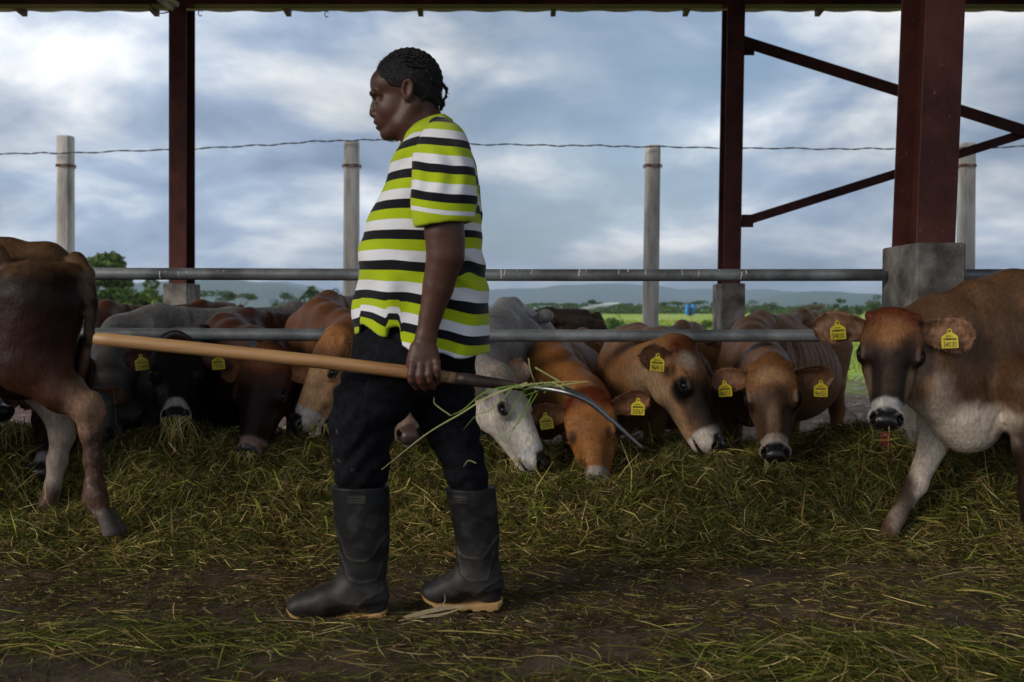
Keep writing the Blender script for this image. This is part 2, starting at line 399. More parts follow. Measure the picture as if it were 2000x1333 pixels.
# inside -> gravelly yard -> grass
e1 = nd(nt, 'ShaderNodeMapRange', i_1=5.5, i_2=7.5); lk(nt, sp, 1, e1, 0)
mA = nd(nt, 'ShaderNodeMixRGB'); lk(nt, e1, 0, mA, 0); lk(nt, dirt, 0, mA, 1); lk(nt, grav, 0, mA, 2)
ne = gnoise(0.55, 5, 0.6); yy = nd(nt, 'ShaderNodeMath', operation='MULTIPLY_ADD', i_1=14.0, i_2=-7.0); lk(nt, ne, 0, yy, 0)
ya = nd(nt, 'ShaderNodeMath', operation='ADD'); lk(nt, sp, 1, ya, 0); lk(nt, yy, 0, ya, 1)
e2 = nd(nt, 'ShaderNodeMapRange', i_1=12.0, i_2=16.0); lk(nt, ya, 0, e2, 0)
mB = nd(nt, 'ShaderNodeMixRGB'); lk(nt, e2, 0, mB, 0); lk(nt, mA, 0, mB, 1); lk(nt, fm, 0, mB, 2)
lk(nt, mB, 0, bs, 'Base Color'); bs.inputs['Roughness'].default_value = 0.95; bs.inputs['Specular IOR Level'].default_value = 0.2
nf = gnoise(28, 7, 0.7); b1 = bump(nt, nf, 0, bs, 0.8, 0.015); ng = gnoise(5, 5, 0.6); bump(nt, ng, 0, bs, 0.7, 0.05, b1)
ground = tag(mkmesh('ground', V, F, m), kind='structure')

# ------------------------------------------------------------------ hills
def hills(name, Yd, prof, seed, c1, c2, depth):
    us = np.arange(-1500, 3600, 14); top = np.interp(us, [p[0] for p in prof], [p[1] for p in prof])
    rs = np.random.RandomState(seed)
    top = top + sum(rs.uniform(0.5, 1.5)*1.3/(1+i*.5)*np.sin(us*(0.012*(i+1)*1.37)+rs.rand()*6) for i in range(7))
    V = []; nr = 12
    for i, u in enumerate(us):
        for j in range(nr):
            t = j/(nr-1); yy = Yd - depth*(1-t) ; h = P(u, top[i], Yd)[2]
            k = math.sin(t*math.pi/2)**1.3
            f = 1+0.22*math.sin(i*0.33+j*1.3+seed)*(1-t)+0.14*math.sin(i*0.9-j*0.9)*(1-t)
            V.append((P(u, top[i], Yd)[0], yy, -2+(h+2)*k*f if j < nr-1 else h))
        V.append((P(u, top[i], Yd)[0], Yd+depth*1.2, -5))
    n = nr+1
    F = [(i*n+j, (i+1)*n+j, (i+1)*n+j+1, i*n+j+1) for i in range(len(us)-1) for j in range(n-1)]
    mm = mat_simple(name+'_forest', c1, c2, 0.004, 0.95, bstr=0.5, bdist=20, bscale=0.02, spec=0.1)
    return tag(mkmesh(name, np.array(V), F, mm), kind='structure')
hills('hills', 5200, [(-1500, 575), (300, 560), (450, 553), (560, 549), (640, 566), (700, 574), (930, 566), (1000, 565), (1080, 560), (1160, 556), (1250, 559), (1300, 564), (1400, 563), (1500, 570), (1750, 575), (3600, 565)], 1, (0.05, 0.09, 0.05), (0.09, 0.13, 0.07), 1300)
hills('hills', 3400, [(-1500, 590), (100, 560), (380, 548), (450, 548), (560, 558), (620, 572), (680, 592), (900, 600), (1200, 600), (1380, 590), (1480, 584), (1540, 574), (1610, 572), (1690, 577), (1800, 575), (2000, 570), (3600, 580)], 4, (0.045, 0.085, 0.04), (0.08, 0.12, 0.06), 700)

# ------------------------------------------------------------------ trees and bushes
M['bark'] = mat_simple('bark', (0.05, 0.04, 0.03), (0.11, 0.09, 0.07), 6, 0.9, bstr=0.5, bdist=0.01)
def leafcloud(clumps, n, size, seed, cols, flat=1.0):
    rs = np.random.RandomState(seed); V = np.zeros((n, 4, 3)); C = np.zeros((n, 4, 3))
    w_ = np.array([c[3]**2*c[4] for c in clumps]); ids = rs.choice(len(clumps), n, p=w_/w_.sum())
    tint = rs.uniform(0.65, 1.25, len(clumps))
    d = rs.normal(size=(n, 3)); d /= np.linalg.norm(d, axis=1)[:, None]; r = rs.uniform(0.5, 1.0, n)**0.6
    cl = np.array(clumps)[ids]
    ctr = cl[:, :3] + d*r[:, None]*np.stack([cl[:, 3], cl[:, 3], cl[:, 4]], 1)
    a = rs.normal(size=(n, 3)); a /= np.linalg.norm(a, axis=1)[:, None]; b = np.cross(a, rs.normal(size=(n, 3))); b /= np.linalg.norm(b, axis=1)[:, None]
    s = size*rs.uniform(0.6, 1.3, n)[:, None]
    V[:, 0] = ctr-a*s; V[:, 1] = ctr+b*s*0.45; V[:, 2] = ctr+a*s; V[:, 3] = ctr-b*s*0.45
    base = np.array(cols)[rs.randint(0, len(cols), n)]*(tint[ids]*rs.uniform(0.8, 1.2, n))[:, None]
    C[:] = base[:, None]
    return V.reshape(-1, 3), np.arange(n*4).reshape(-1, 4), C.reshape(-1, 3)
GREENS = [(0.055, 0.095, 0.025), (0.08, 0.13, 0.03), (0.04, 0.075, 0.022), (0.10, 0.14, 0.04)]
def tree(name, label, cat, group, u, vt, vb, wpx, Yd, seed, kind='round', n=900, cols=GREENS):
    base = P(u, vb, Yd); base[2] = gz(base[0], Yd) if vb > 603 else base[2]
    gz0 = float(gz(base[0], Yd)); base[2] = gz0
    top = P(u, vt, Yd)[2]; H = top-gz0; W = wpx*Yd/FPX/2; rs = random.Random(seed)
    root = tag(empty(name, base), label, cat, group)
    cl = []
    if kind == 'umbrella':
        for i in range(9):
            a = rs.uniform(-1, 1); cl.append((base[0]+a*W*0.85, base[1]+rs.uniform(-.6, .6)*W, gz0+H*(0.72+0.16*(1-a*a)+rs.uniform(-.04, .04)), W*rs.uniform(0.2, 0.36), H*0.13))
        lo = 0.55
    elif kind == 'bush':
        for i in range(8):
            a = rs.uniform(-1, 1); cl.append((base[0]+a*W*0.8, base[1]+rs.uniform(-.6, .6)*W, gz0+H*rs.uniform(0.2, 0.62)*(1-0.3*a*a), W*rs.uniform(0.25, 0.4), H*rs.uniform(.18, .34)))
        lo = 0.3
    else:
        for i in range(12):
            a = rs.uniform(-1, 1); hh = rs.uniform(0.3, 0.86)*(1-0.25*a*a); cl.append((base[0]+a*W*0.75, base[1]+rs.uniform(-.7, .7)*W, gz0+H*hh, W*rs.uniform(0.22, 0.42), H*rs.uniform(.1, .17)))
        cl.append((base[0], base[1], gz0+H*0.86, W*0.3, H*0.13)); lo = 0.4
    V, F, C = leafcloud(cl, n, max(H, W)*0.045 if n > 700 else max(H, W)*0.07, seed, cols)
    mkmesh('crown', V, F, M['leaf'], root, C, smooth=False)
    t = MB(); t.tube([base+(0, 0, -0.1), base+(0.02*W, 0, H*lo*0.6), base+(0.05*W, 0, H*0.7)], [H*0.035, H*0.025, H*0.012], 8)
    for c in cl[::2]: t.tube([base+(0.02*W, 0, H*lo*rs.uniform(.5, 1)), (base+np.array(c[:3]))/2+(0, 0, H*.05*0), np.array(c[:3])], [H*0.016, H*0.011, H*0.005], 5)
    t.build('trunk', M['bark'], root, smooth=True)
    return root
BG = [(0.12, 0.18, 0.05), (0.17, 0.235, 0.07), (0.08, 0.125, 0.038), (0.145, 0.20, 0.058)]
tree('broadleaf_tree', 'tall bushy green tree behind the upper rail, left of the left steel column', 'tree', None, 215, 490, 606, 190, 55, 11, n=5200, cols=BG)
tree('broadleaf_tree', 'low bushy green tree just left of the concrete footing of the left steel column', 'tree', None, 296, 540, 606, 100, 48, 12, n=2600, cols=BG)
tree('broadleaf_tree', 'green tree half hidden behind the rump of the dark brown cow at the left edge', 'tree', None, 110, 515, 606, 160, 58, 13, n=2400, cols=BG)
YG = [(0.16, 0.27, 0.05), (0.17, 0.32, 0.05), (0.10, 0.21, 0.03)]
for i, (u, vt, wd, lb) in enumerate([(205, 574, 90, 'bright green bush below the tall tree, nearest to the left cow'), (262, 577, 80, 'bright green bush below the tall tree, second from the left cow'), (318, 573, 70, 'bright green bush touching the left concrete footing')]):
    tree('bush', lb, 'bush', 'bright bushes under the left trees', u, vt, 612, wd, 38, 20+i, 'bush', 1300, YG)
FT = [(0.075, 0.12, 0.04), (0.10, 0.15, 0.05), (0.06, 0.10, 0.035)]
far = [(420, 565, 85, 170, 'umbrella', 'flat topped umbrella tree right of the left steel column'), (468, 573, 90, 172, 'umbrella', 'lower umbrella tree overlapping the flat topped one, on its right'),
       (555, 567, 70, 150, 'round', 'rounded dark tree in front of the hills above the brown cow backs'), (610, 558, 46, 130, 'round', 'pale green tree above the big tan shoulder'), (655, 563, 60, 140, 'round', 'tree between the tan cow back and the second concrete post'),
       (1000, 592, 60, 260, 'bush', 'low tree clump just right of the striped shirt'), (1078, 592, 110, 300, 'umbrella', 'wide dim green tree left of the water jet'), (1157, 587, 40, 240, 'umbrella', 'small dark rounded tree left of the water jet'),
       (1225, 593, 66, 260, 'umbrella', 'dark tree just left of the third concrete post'), (1312, 589, 54, 230, 'umbrella', 'dark tree just right of the third concrete post'), (1340, 590, 40, 235, 'round', 'narrow dark tree directly above the blue barrels'),
       (1372, 588, 60, 220, 'umbrella', 'dark tree between the blue barrels and the right footing'), (1470, 586, 60, 200, 'round', 'tree directly right of the middle right concrete footing'), (1508, 590, 44, 190, 'round', 'small dark tree above the back of the tan cow'),
       (1548, 596, 70, 150, 'bush', 'low hedge tree right of the tan cow rump bone'), (1592, 590, 44, 160, 'round', 'tree topped with brown dry leaves'), (1638, 583, 38, 130, 'round', 'taller green tree in the hedge left of the big column'),
       (1672, 594, 44, 140, 'bush', 'low hedge bush beside the big column footing'), (1712, 575, 60, 110, 'round', 'big dark tree partly behind the big column footing')]
for i, (u, vt, wd, Yd, kd, lb) in enumerate(far):
    tree('field_tree', lb, 'tree', 'far trees along the field edge', u, vt, 610, wd, Yd, 40+i, kd, 900 if wd > 55 else 650, FT if i != 15 else [(0.16, 0.10, 0.06), (0.09, 0.10, 0.04)])
rs_ = random.Random(5)
# shrubby ground line between them that nobody could count
cl = []
for i in range(120):
    u = rs_.uniform(930, 1720); Yd = rs_.uniform(200, 280); p = P(u, 603, Yd); cl.append((p[0], Yd, 0.6, rs_.uniform(2, 6), rs_.uniform(0.8, 1.7)))
for i in range(50):
    u = rs_.uniform(330, 700); Yd = rs_.uniform(150, 190); p = P(u, 603, Yd); cl.append((p[0], Yd, 0.4, rs_.uniform(2, 5), rs_.uniform(0.4, 0.9)))
V, F, C = leafcloud(cl, 9000, 0.45, 77, FT); tag(mkmesh('shrubs', V, F, M['leaf'], None, C, smooth=False), 'far low scrub along the edge of the field', 'shrubs', kind='stuff')
tree('young_bush', 'thin open bush in the field left of the third concrete post', 'bush', None, 1196, 606, 642, 62, 46, 91, 'bush', 520, [(0.07, 0.14, 0.03), (0.10, 0.18, 0.05)])
tree('young_bush', 'short bush behind the tan cow between the third post and the footing', 'bush', None, 1378, 618, 640, 34, 50, 92, 'bush', 420, [(0.07, 0.14, 0.03), (0.10, 0.18, 0.05)])
# pasture grass
rs = np.random.RandomState(3); n = 42000
Yg = np.exp(rs.uniform(np.log(12.5), np.log(90), n)); Xg = rs.uniform(-0.6, 0.6, n)*Yg
V = np.zeros((n, 3, 3)); hgt = rs.uniform(0.04, 0.14, n)*(0.7+Yg/60); wd = 0.0028*Yg**0.8
V[:, 0] = np.stack([Xg-wd, Yg, gz(Xg, Yg)-0.01], 1); V[:, 1] = np.stack([Xg+wd, Yg, gz(Xg, Yg)-0.01], 1)
V[:, 2] = np.stack([Xg+rs.normal(size=n)*0.05, Yg+rs.normal(size=n)*0.05, gz(Xg, Yg)+hgt], 1)
keep = (vnoise(np.stack([Xg, Yg, Xg*0], 1), 0.12, 8) > -0.2) & (Yg > 13.5+rs.rand(n)*3)
V = V[keep]; m_ = len(V); c = np.array([(0.24, 0.38, 0.05), (0.36, 0.46, 0.08), (0.46, 0.42, 0.15), (0.15, 0.28, 0.04)])[rs.randint(0, 4, m_)]
tag(mkmesh('pasture_grass', V.reshape(-1, 3), np.arange(m_*3).reshape(-1, 3), M['leaf'], None, np.repeat(c, 3, 0), smooth=False), 'rough bright green grass of the pasture behind the shed', 'grass', kind='stuff')
# pale stones in the yard
rs = random.Random(8); mb = MB()
for i in range(420):
    yy = rs.uniform(6.5, 16); xx = yy*rs.uniform(-0.3, 0.55) if i % 2 else yy*rs.uniform(0.30, 0.40); s = rs.uniform(0.008, 0.03)*(1.4 if rs.random() < .15 else 1)
    c = np.array([xx, yy, float(gz(xx, yy))+s*0.2]); pts = []
    for k in range(6):
        for j in range(3):
            th = k*math.pi/3; ph = (-0.6, 0.3, 1.1)[j]; r_ = s*rs.uniform(0.75, 1.2)
            pts.append(c+(r_*math.cos(th)*math.cos(ph)*1.3, r_*math.sin(th)*math.cos(ph), r_*0.7*math.sin(ph)))
    Fq = [(k*3+j, ((k+1) % 6)*3+j, ((k+1) % 6)*3+j+1, k*3+j+1) for k in range(6) for j in range(2)]+[tuple(k*3+2 for k in range(6))]
    mb.add(pts, Fq)
M['stone'] = mat_simple('pale_stone', (0.28, 0.25, 0.22), (0.52, 0.49, 0.45), 3, 0.85, bstr=0.2)
tag(mb.build('stones', M['stone'], smooth=True), 'pale stones scattered over the brown yard behind the cows', 'stones', kind='stuff')

# ------------------------------------------------------------------ shed
shed = tag(empty('feeding_shed', (2.0, 4.7, 0)), 'open cattle shed of dark red steel columns on concrete footings under a metal roof', 'shed')
def ibeam(a, b, w_, d_, axis_w, tf=0.012, tw=0.010, bev=0.002):
    """flanges of width w_ along axis_w, depth d_"""
    m = MB(); a = np.array(a, float); b = np.array(b, float); x = (b-a)/np.linalg.norm(b-a); wv = np.array(axis_w, float); dv = np.cross(wv, x)
    for s in (-1, 1): m.beam(a+dv*s*(d_/2-tf/2), b+dv*s*(d_/2-tf/2), w_, tf, dv, bev)
    m.beam(a, b, tw, d_-2*tf-0.0005, dv)
    return m
ROOFZ = 3.87
def column(X, Yc, w_, d_, ztop, fw, fd, fh, lean=0.0):
    m = ibeam((X, Yc, fh-0.02), (X+lean, Yc, ztop), w_, d_, (1, 0, 0)); 
    o = m.build('column', M['red_steel'], shed)
    f = MB(); f.box((X, Yc, fh/2-0.2), (fw/2, fd/2, fh/2+0.2), None, 0.008); f.build('footing', M['concrete'], shed)
for (X, fx) in ((1.937, 1.94), (-3.27, -3.27), (7.15, 7.15)):
    column(X, 4.71, 0.178, 0.30, 4.3, 0.225, 0.42, 1.252, 0.085)
for X in (2.065, -3.145, 7.25):
    column(X, 9.5, 0.165, 0.26, ROOFZ-0.06, 0.225, 0.40, 1.195, 0.028)
# eave beam, near beam high above the picture
YB = 9.5
ibeam((-6.9, YB, 3.893), (9, YB, 3.893), 0.14, 0.16, (0, 1, 0)).build('beam', M['red_steel'], shed)
ibeam((-6.9, 4.71, 4.45), (9, 4.71, 4.45), 0.16, 0.28, (0, 1, 0)).build('beam', M['red_steel'], shed)
# rafters along Y, roof sheet (ridge line high, falling to the eave)
def roofz(y): return 3.972 + (10.22-y)*0.085 if y > 3 else 3.972+(10.22-3)*0.085-(3-y)*0.085
for xi in np.arange(-6.26, 9, 1.335):
    for (y0, y1) in ((10.17, 3.0), (3.0, 0.65)):
        m = MB(); m.beam((xi, y0, roofz(y0)-0.035), (xi, y1, roofz(y1)-0.035), 0.05, 0.06, (0, 0, 1)); m.build('purlin', M['red_steel'], shed)
mb = MB(); n = 18*8; xs_ = np.linspace(-6.9, 9.2, n+1)
for (y0, y1) in ((10.22, 3.0), (3.0, 0.6)):
    V = []; 
    for i, x in enumerate(xs_):
        c = 0.012 if (i % 4) in (1, 2) else 0.0
        for yy, zo in ((y0, 0), (y1, 0), (y1, 0.02), (y0, 0.02)): V.append((x, yy, roofz(yy)+c+zo))
    F = [(i*4+j, (i+1)*4+j, (i+1)*4+(j+1) % 4, i*4+(j+1) % 4) for i in range(n) for j in range(4)]
    mb.add(V, F)
mb.build('roof', M['roof_under'], shed)
# diagonal braces in the right bay
def brace(a, b, h_, d=0.05):
    m = MB(); m.beam(a, b, d, h_, (0, 0, 1)); m.box((0, 0, 0), (1e-4, 1e-4, 1e-4)) if 0 else None
    m.build('brace', M['red_steel'], shed)
A0 = P(1446, 80, 9.44); A1 = P(2004, 257, 9.44); A2 = A0+(A1-A0)*1.93
B0 = P(1444, 436, 9.50); B1 = P(1992, 264, 9.50); B2 = B0+(B1-B0)*1.95
m = MB(); m.beam(A0, A2, 0.012, 0.105, (0, 0, 1)); m.beam(A0+(0, .04, .053), A2+(0, .04, .053), 0.085, 0.01, (0, 0, 1)); m.build('brace', M['red_steel'], shed)
m = MB(); m.beam(B0, B2, 0.05, 0.085, (0, 0, 1)); m.build('brace', M['red_steel'], shed)
for (u, v, s) in ((1462, 96, 1), (1460, 432, -1)):
    c = P(u, v, 9.47); m = MB(); m.box(c, (0.055, 0.006, 0.06), None, 0.002); m.build('gusset_plate', M['red_steel'], shed)

# ------------------------------------------------------------------ rails
RY = 4.84
fence = tag(empty('feeding_rail', (0, RY, 0)), 'grey galvanised two pipe rail that the cattle reach under', 'rail')
for (vl, vr, r_) in ((535.5, 538, 0.0292), (653.5, 656.5, 0.0300)):
    for (ua, ub) in ((-400, 1724), (1884, 2600)):
        za = P(ua, vl+(vr-vl)*ua/1724, RY); zb = P(ub, vl+(vr-vl)*ub/1724, RY)
        if ua > 0 : za[0] = 2.0
        m = MB(); pts = [za+(zb-za)*t + np.array([0, 0, 0.002*math.sin(t*7)]) for t in np.linspace(0, 1, 22)]
        m.tube(pts, r_, 24); o = m.build('rail', M['pipe'], fence, smooth=True)
# bird droppings and paint runs on the upper rail
M['drop'] = mat_simple('dried_white_dropping', (0.5, 0.5, 0.48), (0.75, 0.75, 0.72), 40, 0.8, bstr=0)
rs = random.Random(4)
marks = [285, 314, 332, 350, 366, 440, 425, 978, 986, 1043, 1132, 1147, 1209, 1227, 1263, 1360, 1400, 1445, 1455, 1560, 700, 590, 1010, 1330]
for u in marks:
    big = u in (314, 978, 986, 1132, 1227, 1263, 1445, 1455)
    a0 = rs.uniform(0.3, 1.0); a1 = a0+rs.uniform(0.5, 1.6)*(1.2 if big else .7); p0 = P(u+rs.uniform(-3, 3), 536+u*0.0014, RY); dx_ = rs.uniform(-.012, .004); w0 = rs.uniform(.0012, .0022)*(1.7 if big else 1)
    prev = None; V = []; 
    for k in range(9):
        t = k/8; a = a0+(a1-a0)*t; ww = w0*(0.6+0.8*abs(math.sin(k*1.9+u)))
        yy = RY-math.cos(a-math.pi/2)*0.0303 if 0 else RY-math.sin(a)*0.0303; zz = p0[2]+math.cos(a)*0.0303
        V += [(p0[0]+dx_*t-ww, yy, zz), (p0[0]+dx_*t+ww, yy, zz)]
    mb = MB(); mb.add(V, [(2*k, 2*k+1, 2*k+3, 2*k+2) for k in range(8)]); mb.build('white_drip', M['drop'], fence)

# ------------------------------------------------------------------ concrete posts and wire
tops = []
for i, (u, vt, lb) in enumerate([(128, 266, 'round topped concrete fence post behind the dark cow at the far left'), (687, 277, 'concrete fence post just left of the man in the striped shirt'), (1275, 285, 'concrete fence post between the man and the middle right red column'), (1888, 280, 'concrete fence post half hidden behind the big near column')]):
    Yp = 12.0; t = P(u, vt, Yp); x0 = P(u-6 if i == 2 else u-2, 640, Yp)[0]; root = tag(empty('fence_post', (x0, Yp, -0.12)), lb, 'post', 'concrete fence posts')
    m = MB(); prof = []; rr = [0.095, 0.097, 0.099, 0.099]; R_ = []
    zz = [-0.3, 1.0, 2.0, t[2]-0.02, t[2]-0.004, t[2]]; rr = [0.103, 0.1, 0.098, 0.096, 0.09, 0.06]
    V = []; F = []; nn = 16
    for a, (z, r_) in enumerate(zip(zz, rr)):
        cx = x0+(t[0]-x0)*(z+0.1)/(t[2]+0.1)
        for j in range(nn):
            an = 2*math.pi*j/nn+0.2; sq = 1/max(abs(math.cos(an)), abs(math.sin(an)))**0.55
            V.append((cx+r_*math.cos(an)*sq*0.96, Yp+r_*math.sin(an)*sq*0.96, z))
    F = [(a*nn+j, a*nn+(j+1) % nn, (a+1)*nn+(j+1) % nn, (a+1)*nn+j) for a in range(5) for j in range(nn)]+[tuple(5*nn+j for j in range(nn))]
    m.add(V, F); m.build('shaft', M['post_concrete'], root, smooth=False)
    zc_ = P(u, 325, Yp)[2]; m = MB()
    for dz in (-0.012, 0.0, 0.01): m.tube([(t[0]+0.112*math.cos(a), Yp+0.112*math.sin(a), zc_+dz+0.004*math.sin(3*a+dz*300)) for a in np.linspace(0, 2*math.pi, 25)], 0.0045, 6, False)
    m.build('wire_tie', M['rust'], root, smooth=True); tops.append(t)
Yw = 11.86; wp = [(-300, 306), (0, 301), (128, 299), (300, 294), (480, 286), (600, 278), (700, 274), (780, 275), (900, 281), (1050, 284), (1160, 285), (1270, 287), (1450, 290), (1620, 291), (1750, 291), (1890, 289), (2100, 284), (2500, 280)]
pts = smooth_curve([P(u, v, Yw) for u, v in wp], 14); rs = random.Random(2); mb = MB()
off = [np.array([0, 0, 0.006*math.sin(i*0.9)+0.004*math.sin(i*0.37)]) for i in range(len(pts))]
for ph in (0, math.pi): mb.tube([p+o_+np.array([0, 0.005*math.cos(i*1.3+ph), 0.006*math.sin(i*1.3+ph)]) for i, (p, o_) in enumerate(zip(pts, off))], 0.0048, 5)
tag(mb.build('fence_wire', M['wire'], None, smooth=True), 'twisted wire strung along the tops of the concrete posts', 'wire')

# tube light at the head of the left column
lt = tag(empty('tube_light', P(327, 4, 9.1)), 'white tube light fitting with a hanging cable at the top of the left column', 'light')
m = MB(); m.beam(P(306, -18, 8.7), P(340, 9, 9.3), 0.10, 0.05, (0, 0, 1), 0.012); m.build('housing', M['white_plastic'], lt)
m = MB(); m.tube([P(310, -10, 8.72)-(0, 0, .04), P(336, 13, 9.25)-(0, 0, .02)], 0.02, 12); m.build('tube', M['white_plastic'], lt, smooth=True)
m = MB(); m.tube(smooth_curve([P(290, -5, 9.2), P(296, 14, 9.2), P(312, 26, 9.2), P(330, 24, 9.25)], 8), 0.006, 6); m.build('cable', M['ink'], lt, smooth=True)
m = MB()
for u0, v0 in ((391, 22), (638, 24)):
    m2 = MB(); c = P(u0, v0+6, 10.15); m2.tube([c+(0.018*math.cos(a), 0, 0.03*math.sin(a)+0.01) for a in np.linspace(0.5, 5.6, 14)], 0.005, 6); m2.build('wire_hook', M['wire'], shed, smooth=True)

# ------------------------------------------------------------------ far field things
M['blue'] = mat_simple('blue_plastic', (0.02, 0.16, 0.50), (0.04, 0.30, 0.70), 2, 0.4, bstr=0)
M['dark_cloth'] = mat_simple('dark_plastic', (0.02, 0.02, 0.03), (0.04, 0.04, 0.05), 2, 0.6, bstr=0)
def barrel(u, label):
    Yb = 130; b = P(u, 616, Yb); r_ = 0.26; z0 = float(gz(b[0], Yb)); root = tag(empty('barrel', (b[0], Yb, z0)), label, 'barrel', 'blue barrels far out in the field')
    m = MB(); nn = 20; prof = [(0, 0), (r_*.94, 0), (r_, .05), (r_, .45), (r_*1.04, .5), (r_, .55), (r_, .9), (r_*1.04, .95), (r_, 1.0), (r_, 1.22), (r_*.9, 1.3), (0.01, 1.33)]
    V = [(b[0]+p[0]*math.cos(2*math.pi*j/nn), Yb+p[0]*math.sin(2*math.pi*j/nn), z0+0.35+p[1]) for p in prof for j in range(nn)]
    F = [(a*nn+j, a*nn+(j+1) % nn, (a+1)*nn+(j+1) % nn, (a+1)*nn+j) for a in range(len(prof)-1) for j in range(nn)]
    m.add(V, F); m.build('drum', M['blue'], root, smooth=True)
    m = MB()
    for sx in (-1, 1):
        for sy in (-1, 1): m.beam((b[0]+sx*.2, Yb+sy*.2, z0), (b[0]+sx*.2, Yb+sy*.2, z0+.36), .05, .05, (0, 1, 0))
        m.beam((b[0]+sx*.2, Yb-.2, z0+.3), (b[0]+sx*.2, Yb+.2, z0+.3), .04, .04)
    m.beam((b[0]-.2, Yb, z0+.3), (b[0]+.2, Yb, z0+.3), .04, .04)
    m.build('stand', M['white_plastic'], root)
barrel(1342, 'bright blue barrel on a stand in the field, left of its pair'); barrel(1353, 'bright blue barrel on a stand in the field, right of its pair')
bt = tag(empty('water_trough', (P(1348, 616, 130)[0], 129.6, 0.05)), 'small dark box between the two blue barrels', 'trough')
m = MB(); c = P(1348, 609, 129.6); m.box((c[0], 129.6, 0.62), (0.16, 0.2, 0.5), None, 0.03); m.build('tank', M['dark_cloth'], bt)
m = MB(); m.box((c[0], 129.6, 1.16), (0.19, 0.23, 0.03), None, 0.01); m.build('lid', M['dark_cloth'], bt)
# water jet of a field sprinkler
m, nt, bs = newmat('water_spray'); bs.inputs['Base Color'].default_value = (0.9, 0.92, 0.95, 1); bs.inputs['Roughness'].default_value = 0.5
rs = np.random.RandomState(6); n = 3600; t = rs.rand(n)**0.8; Ys = 200.0
p0 = P(1128, 606, Ys); uu = 1125+t*85; vv = 605-13*np.sin(t*1.7)+0; sp_ = (1-t)**1.3
uu = uu-10*sp_*rs.rand(n); vv = vv+np.abs(rs.normal(size=n))*3.2*(0.25+sp_*1.6)
ctr = np.array([P(a, min(b, 607), Ys+c) for a, b, c in zip(uu, vv, rs.normal(size=n)*0.8)])
s = 0.030*(0.5+rs.rand(n))[:, None]; a = rs.normal(size=(n, 3)); b = np.cross(a, rs.normal(size=(n, 3))); a /= np.linalg.norm(a, axis=1)[:, None]; b /= np.linalg.norm(b, axis=1)[:, None]
V = np.stack([ctr-a*s, ctr+b*s, ctr+a*s, ctr-b*s], 1).reshape(-1, 3)
tag(mkmesh('water_jet', V, np.arange(n*4).reshape(-1, 4), m, None, smooth=False), 'white jet of irrigation water blown over the far field', 'water jet', kind='stuff')
# ------------------------------------------------------------------ cattle
def frame(poll, muz, up):
    x = np.array(muz, float)-np.array(poll, float); x /= np.linalg.norm(x)
    z = np.array(up, float); z -= x*z.dot(x); z /= np.linalg.norm(z); y = np.cross(z, x)
    return np.stack([x, y, z], 1)
def UPV(u, r, t, z):
    """direction given as right / towards the viewer / up, seen from the camera at picture column u"""
    d = np.array([-(u-1000)/FPX, -1.0, 0]); d /= np.linalg.norm(d); rt = np.array([-d[1], d[0], 0])
    return rt*r+d*t+np.array([0, 0, z])
def head_prims(S, o, R, s):
    T = lambda a: o + R@(np.array(a, float)*s)
    S.ell(T((0.10, 0, -0.100)), np.array((0.13, 0.118, 0.10))*s, 0.04*s, R)
    S.ell(T((0.11, 0, -0.047)), np.array((0.125, 0.122, 0.040))*s, 0.03*s, R)
    S.ell(T((0.015, 0, -0.045)), np.array((0.045, 0.080, 0.045))*s, 0.03*s, R)
    for g in (-1, 1):
        S.ell(T((0.178, g*0.098, -0.064)), np.array((.050, .033, .036))*s, 0.018*s, R)
        S.ell(T((0.010, g*0.092, -0.045)), np.array((.022, .02, .02))*s, 0.012*s, R)
        S.cone(T((0.20, g*.060, -.120)), T((.39, g*.020, -.108)), .050*s, .040*s, 0.025*s)
        S.ell(T((0.135, g*.068, -.170)), np.array((.10, .040, .075))*s, 0.035*s, R)
        S.cone(T((.08, g*.045, -.20)), T((.41, g*.018, -.148)), .045*s, .026*s, 0.03*s)
        S.cone(T((.225, g*.082, -.100)), T((.34, g*.044, -.108)), .016*s, .010*s, 0.018*s)
    S.cone(T((0.16, 0, -.070)), T((.39, 0, -.064)), .078*s, .047*s, 0.03*s)
    S.ell(T((.445, 0, -.082)), np.array((.052, .072, .050))*s, 0.018*s, R)
    S.ell(T((.468, 0, -.066)), np.array((.036, .060, .042))*s, 0.012*s, R)
    S.ell(T((.428, 0, -.146)), np.array((.048, .046, .022))*s, 0.010*s, R)
    for g in (-1, 1):
        S.ell(T((.455, g*.051, -.054)), np.array((.030, .020, .024))*s, 0.010*s, R)
    S.ell(T((.455, 0, -.131)), np.array((.07, .09, .004))*s, 0.006*s, R, 'd')
    for g in (-1, 1):
        an = 0.75*g; Rn = R@np.array([[math.cos(an), -math.sin(an), 0], [math.sin(an), math.cos(an), 0], [0, 0, 1]])
        S.ell(T((.466, g*.050, -.038)), np.array((.024, .0095, .020))*s, 0.004*s, Rn, 'd')
        a2_ = .72*g; Re = R@np.array([[1, 0, 0], [0, math.cos(a2_), -math.sin(a2_)*g*g], [0, math.sin(a2_), math.cos(a2_)]])
        S.ell(T((.185, g*.130, -.040)), np.array((.027, .022, .0135))*s, 0.005*s, Re, 'd')
        S.cone(T((.158, g*.110, -.031)), T((.208, g*.108, -.036)), .0115*s, .0085*s, .007*s)
        S.cone(T((.165, g*.128, -.066)), T((.208, g*.122, -.066)), .0085*s, .0075*s, .007*s)
EYE = (.185, .1085, -.0545)
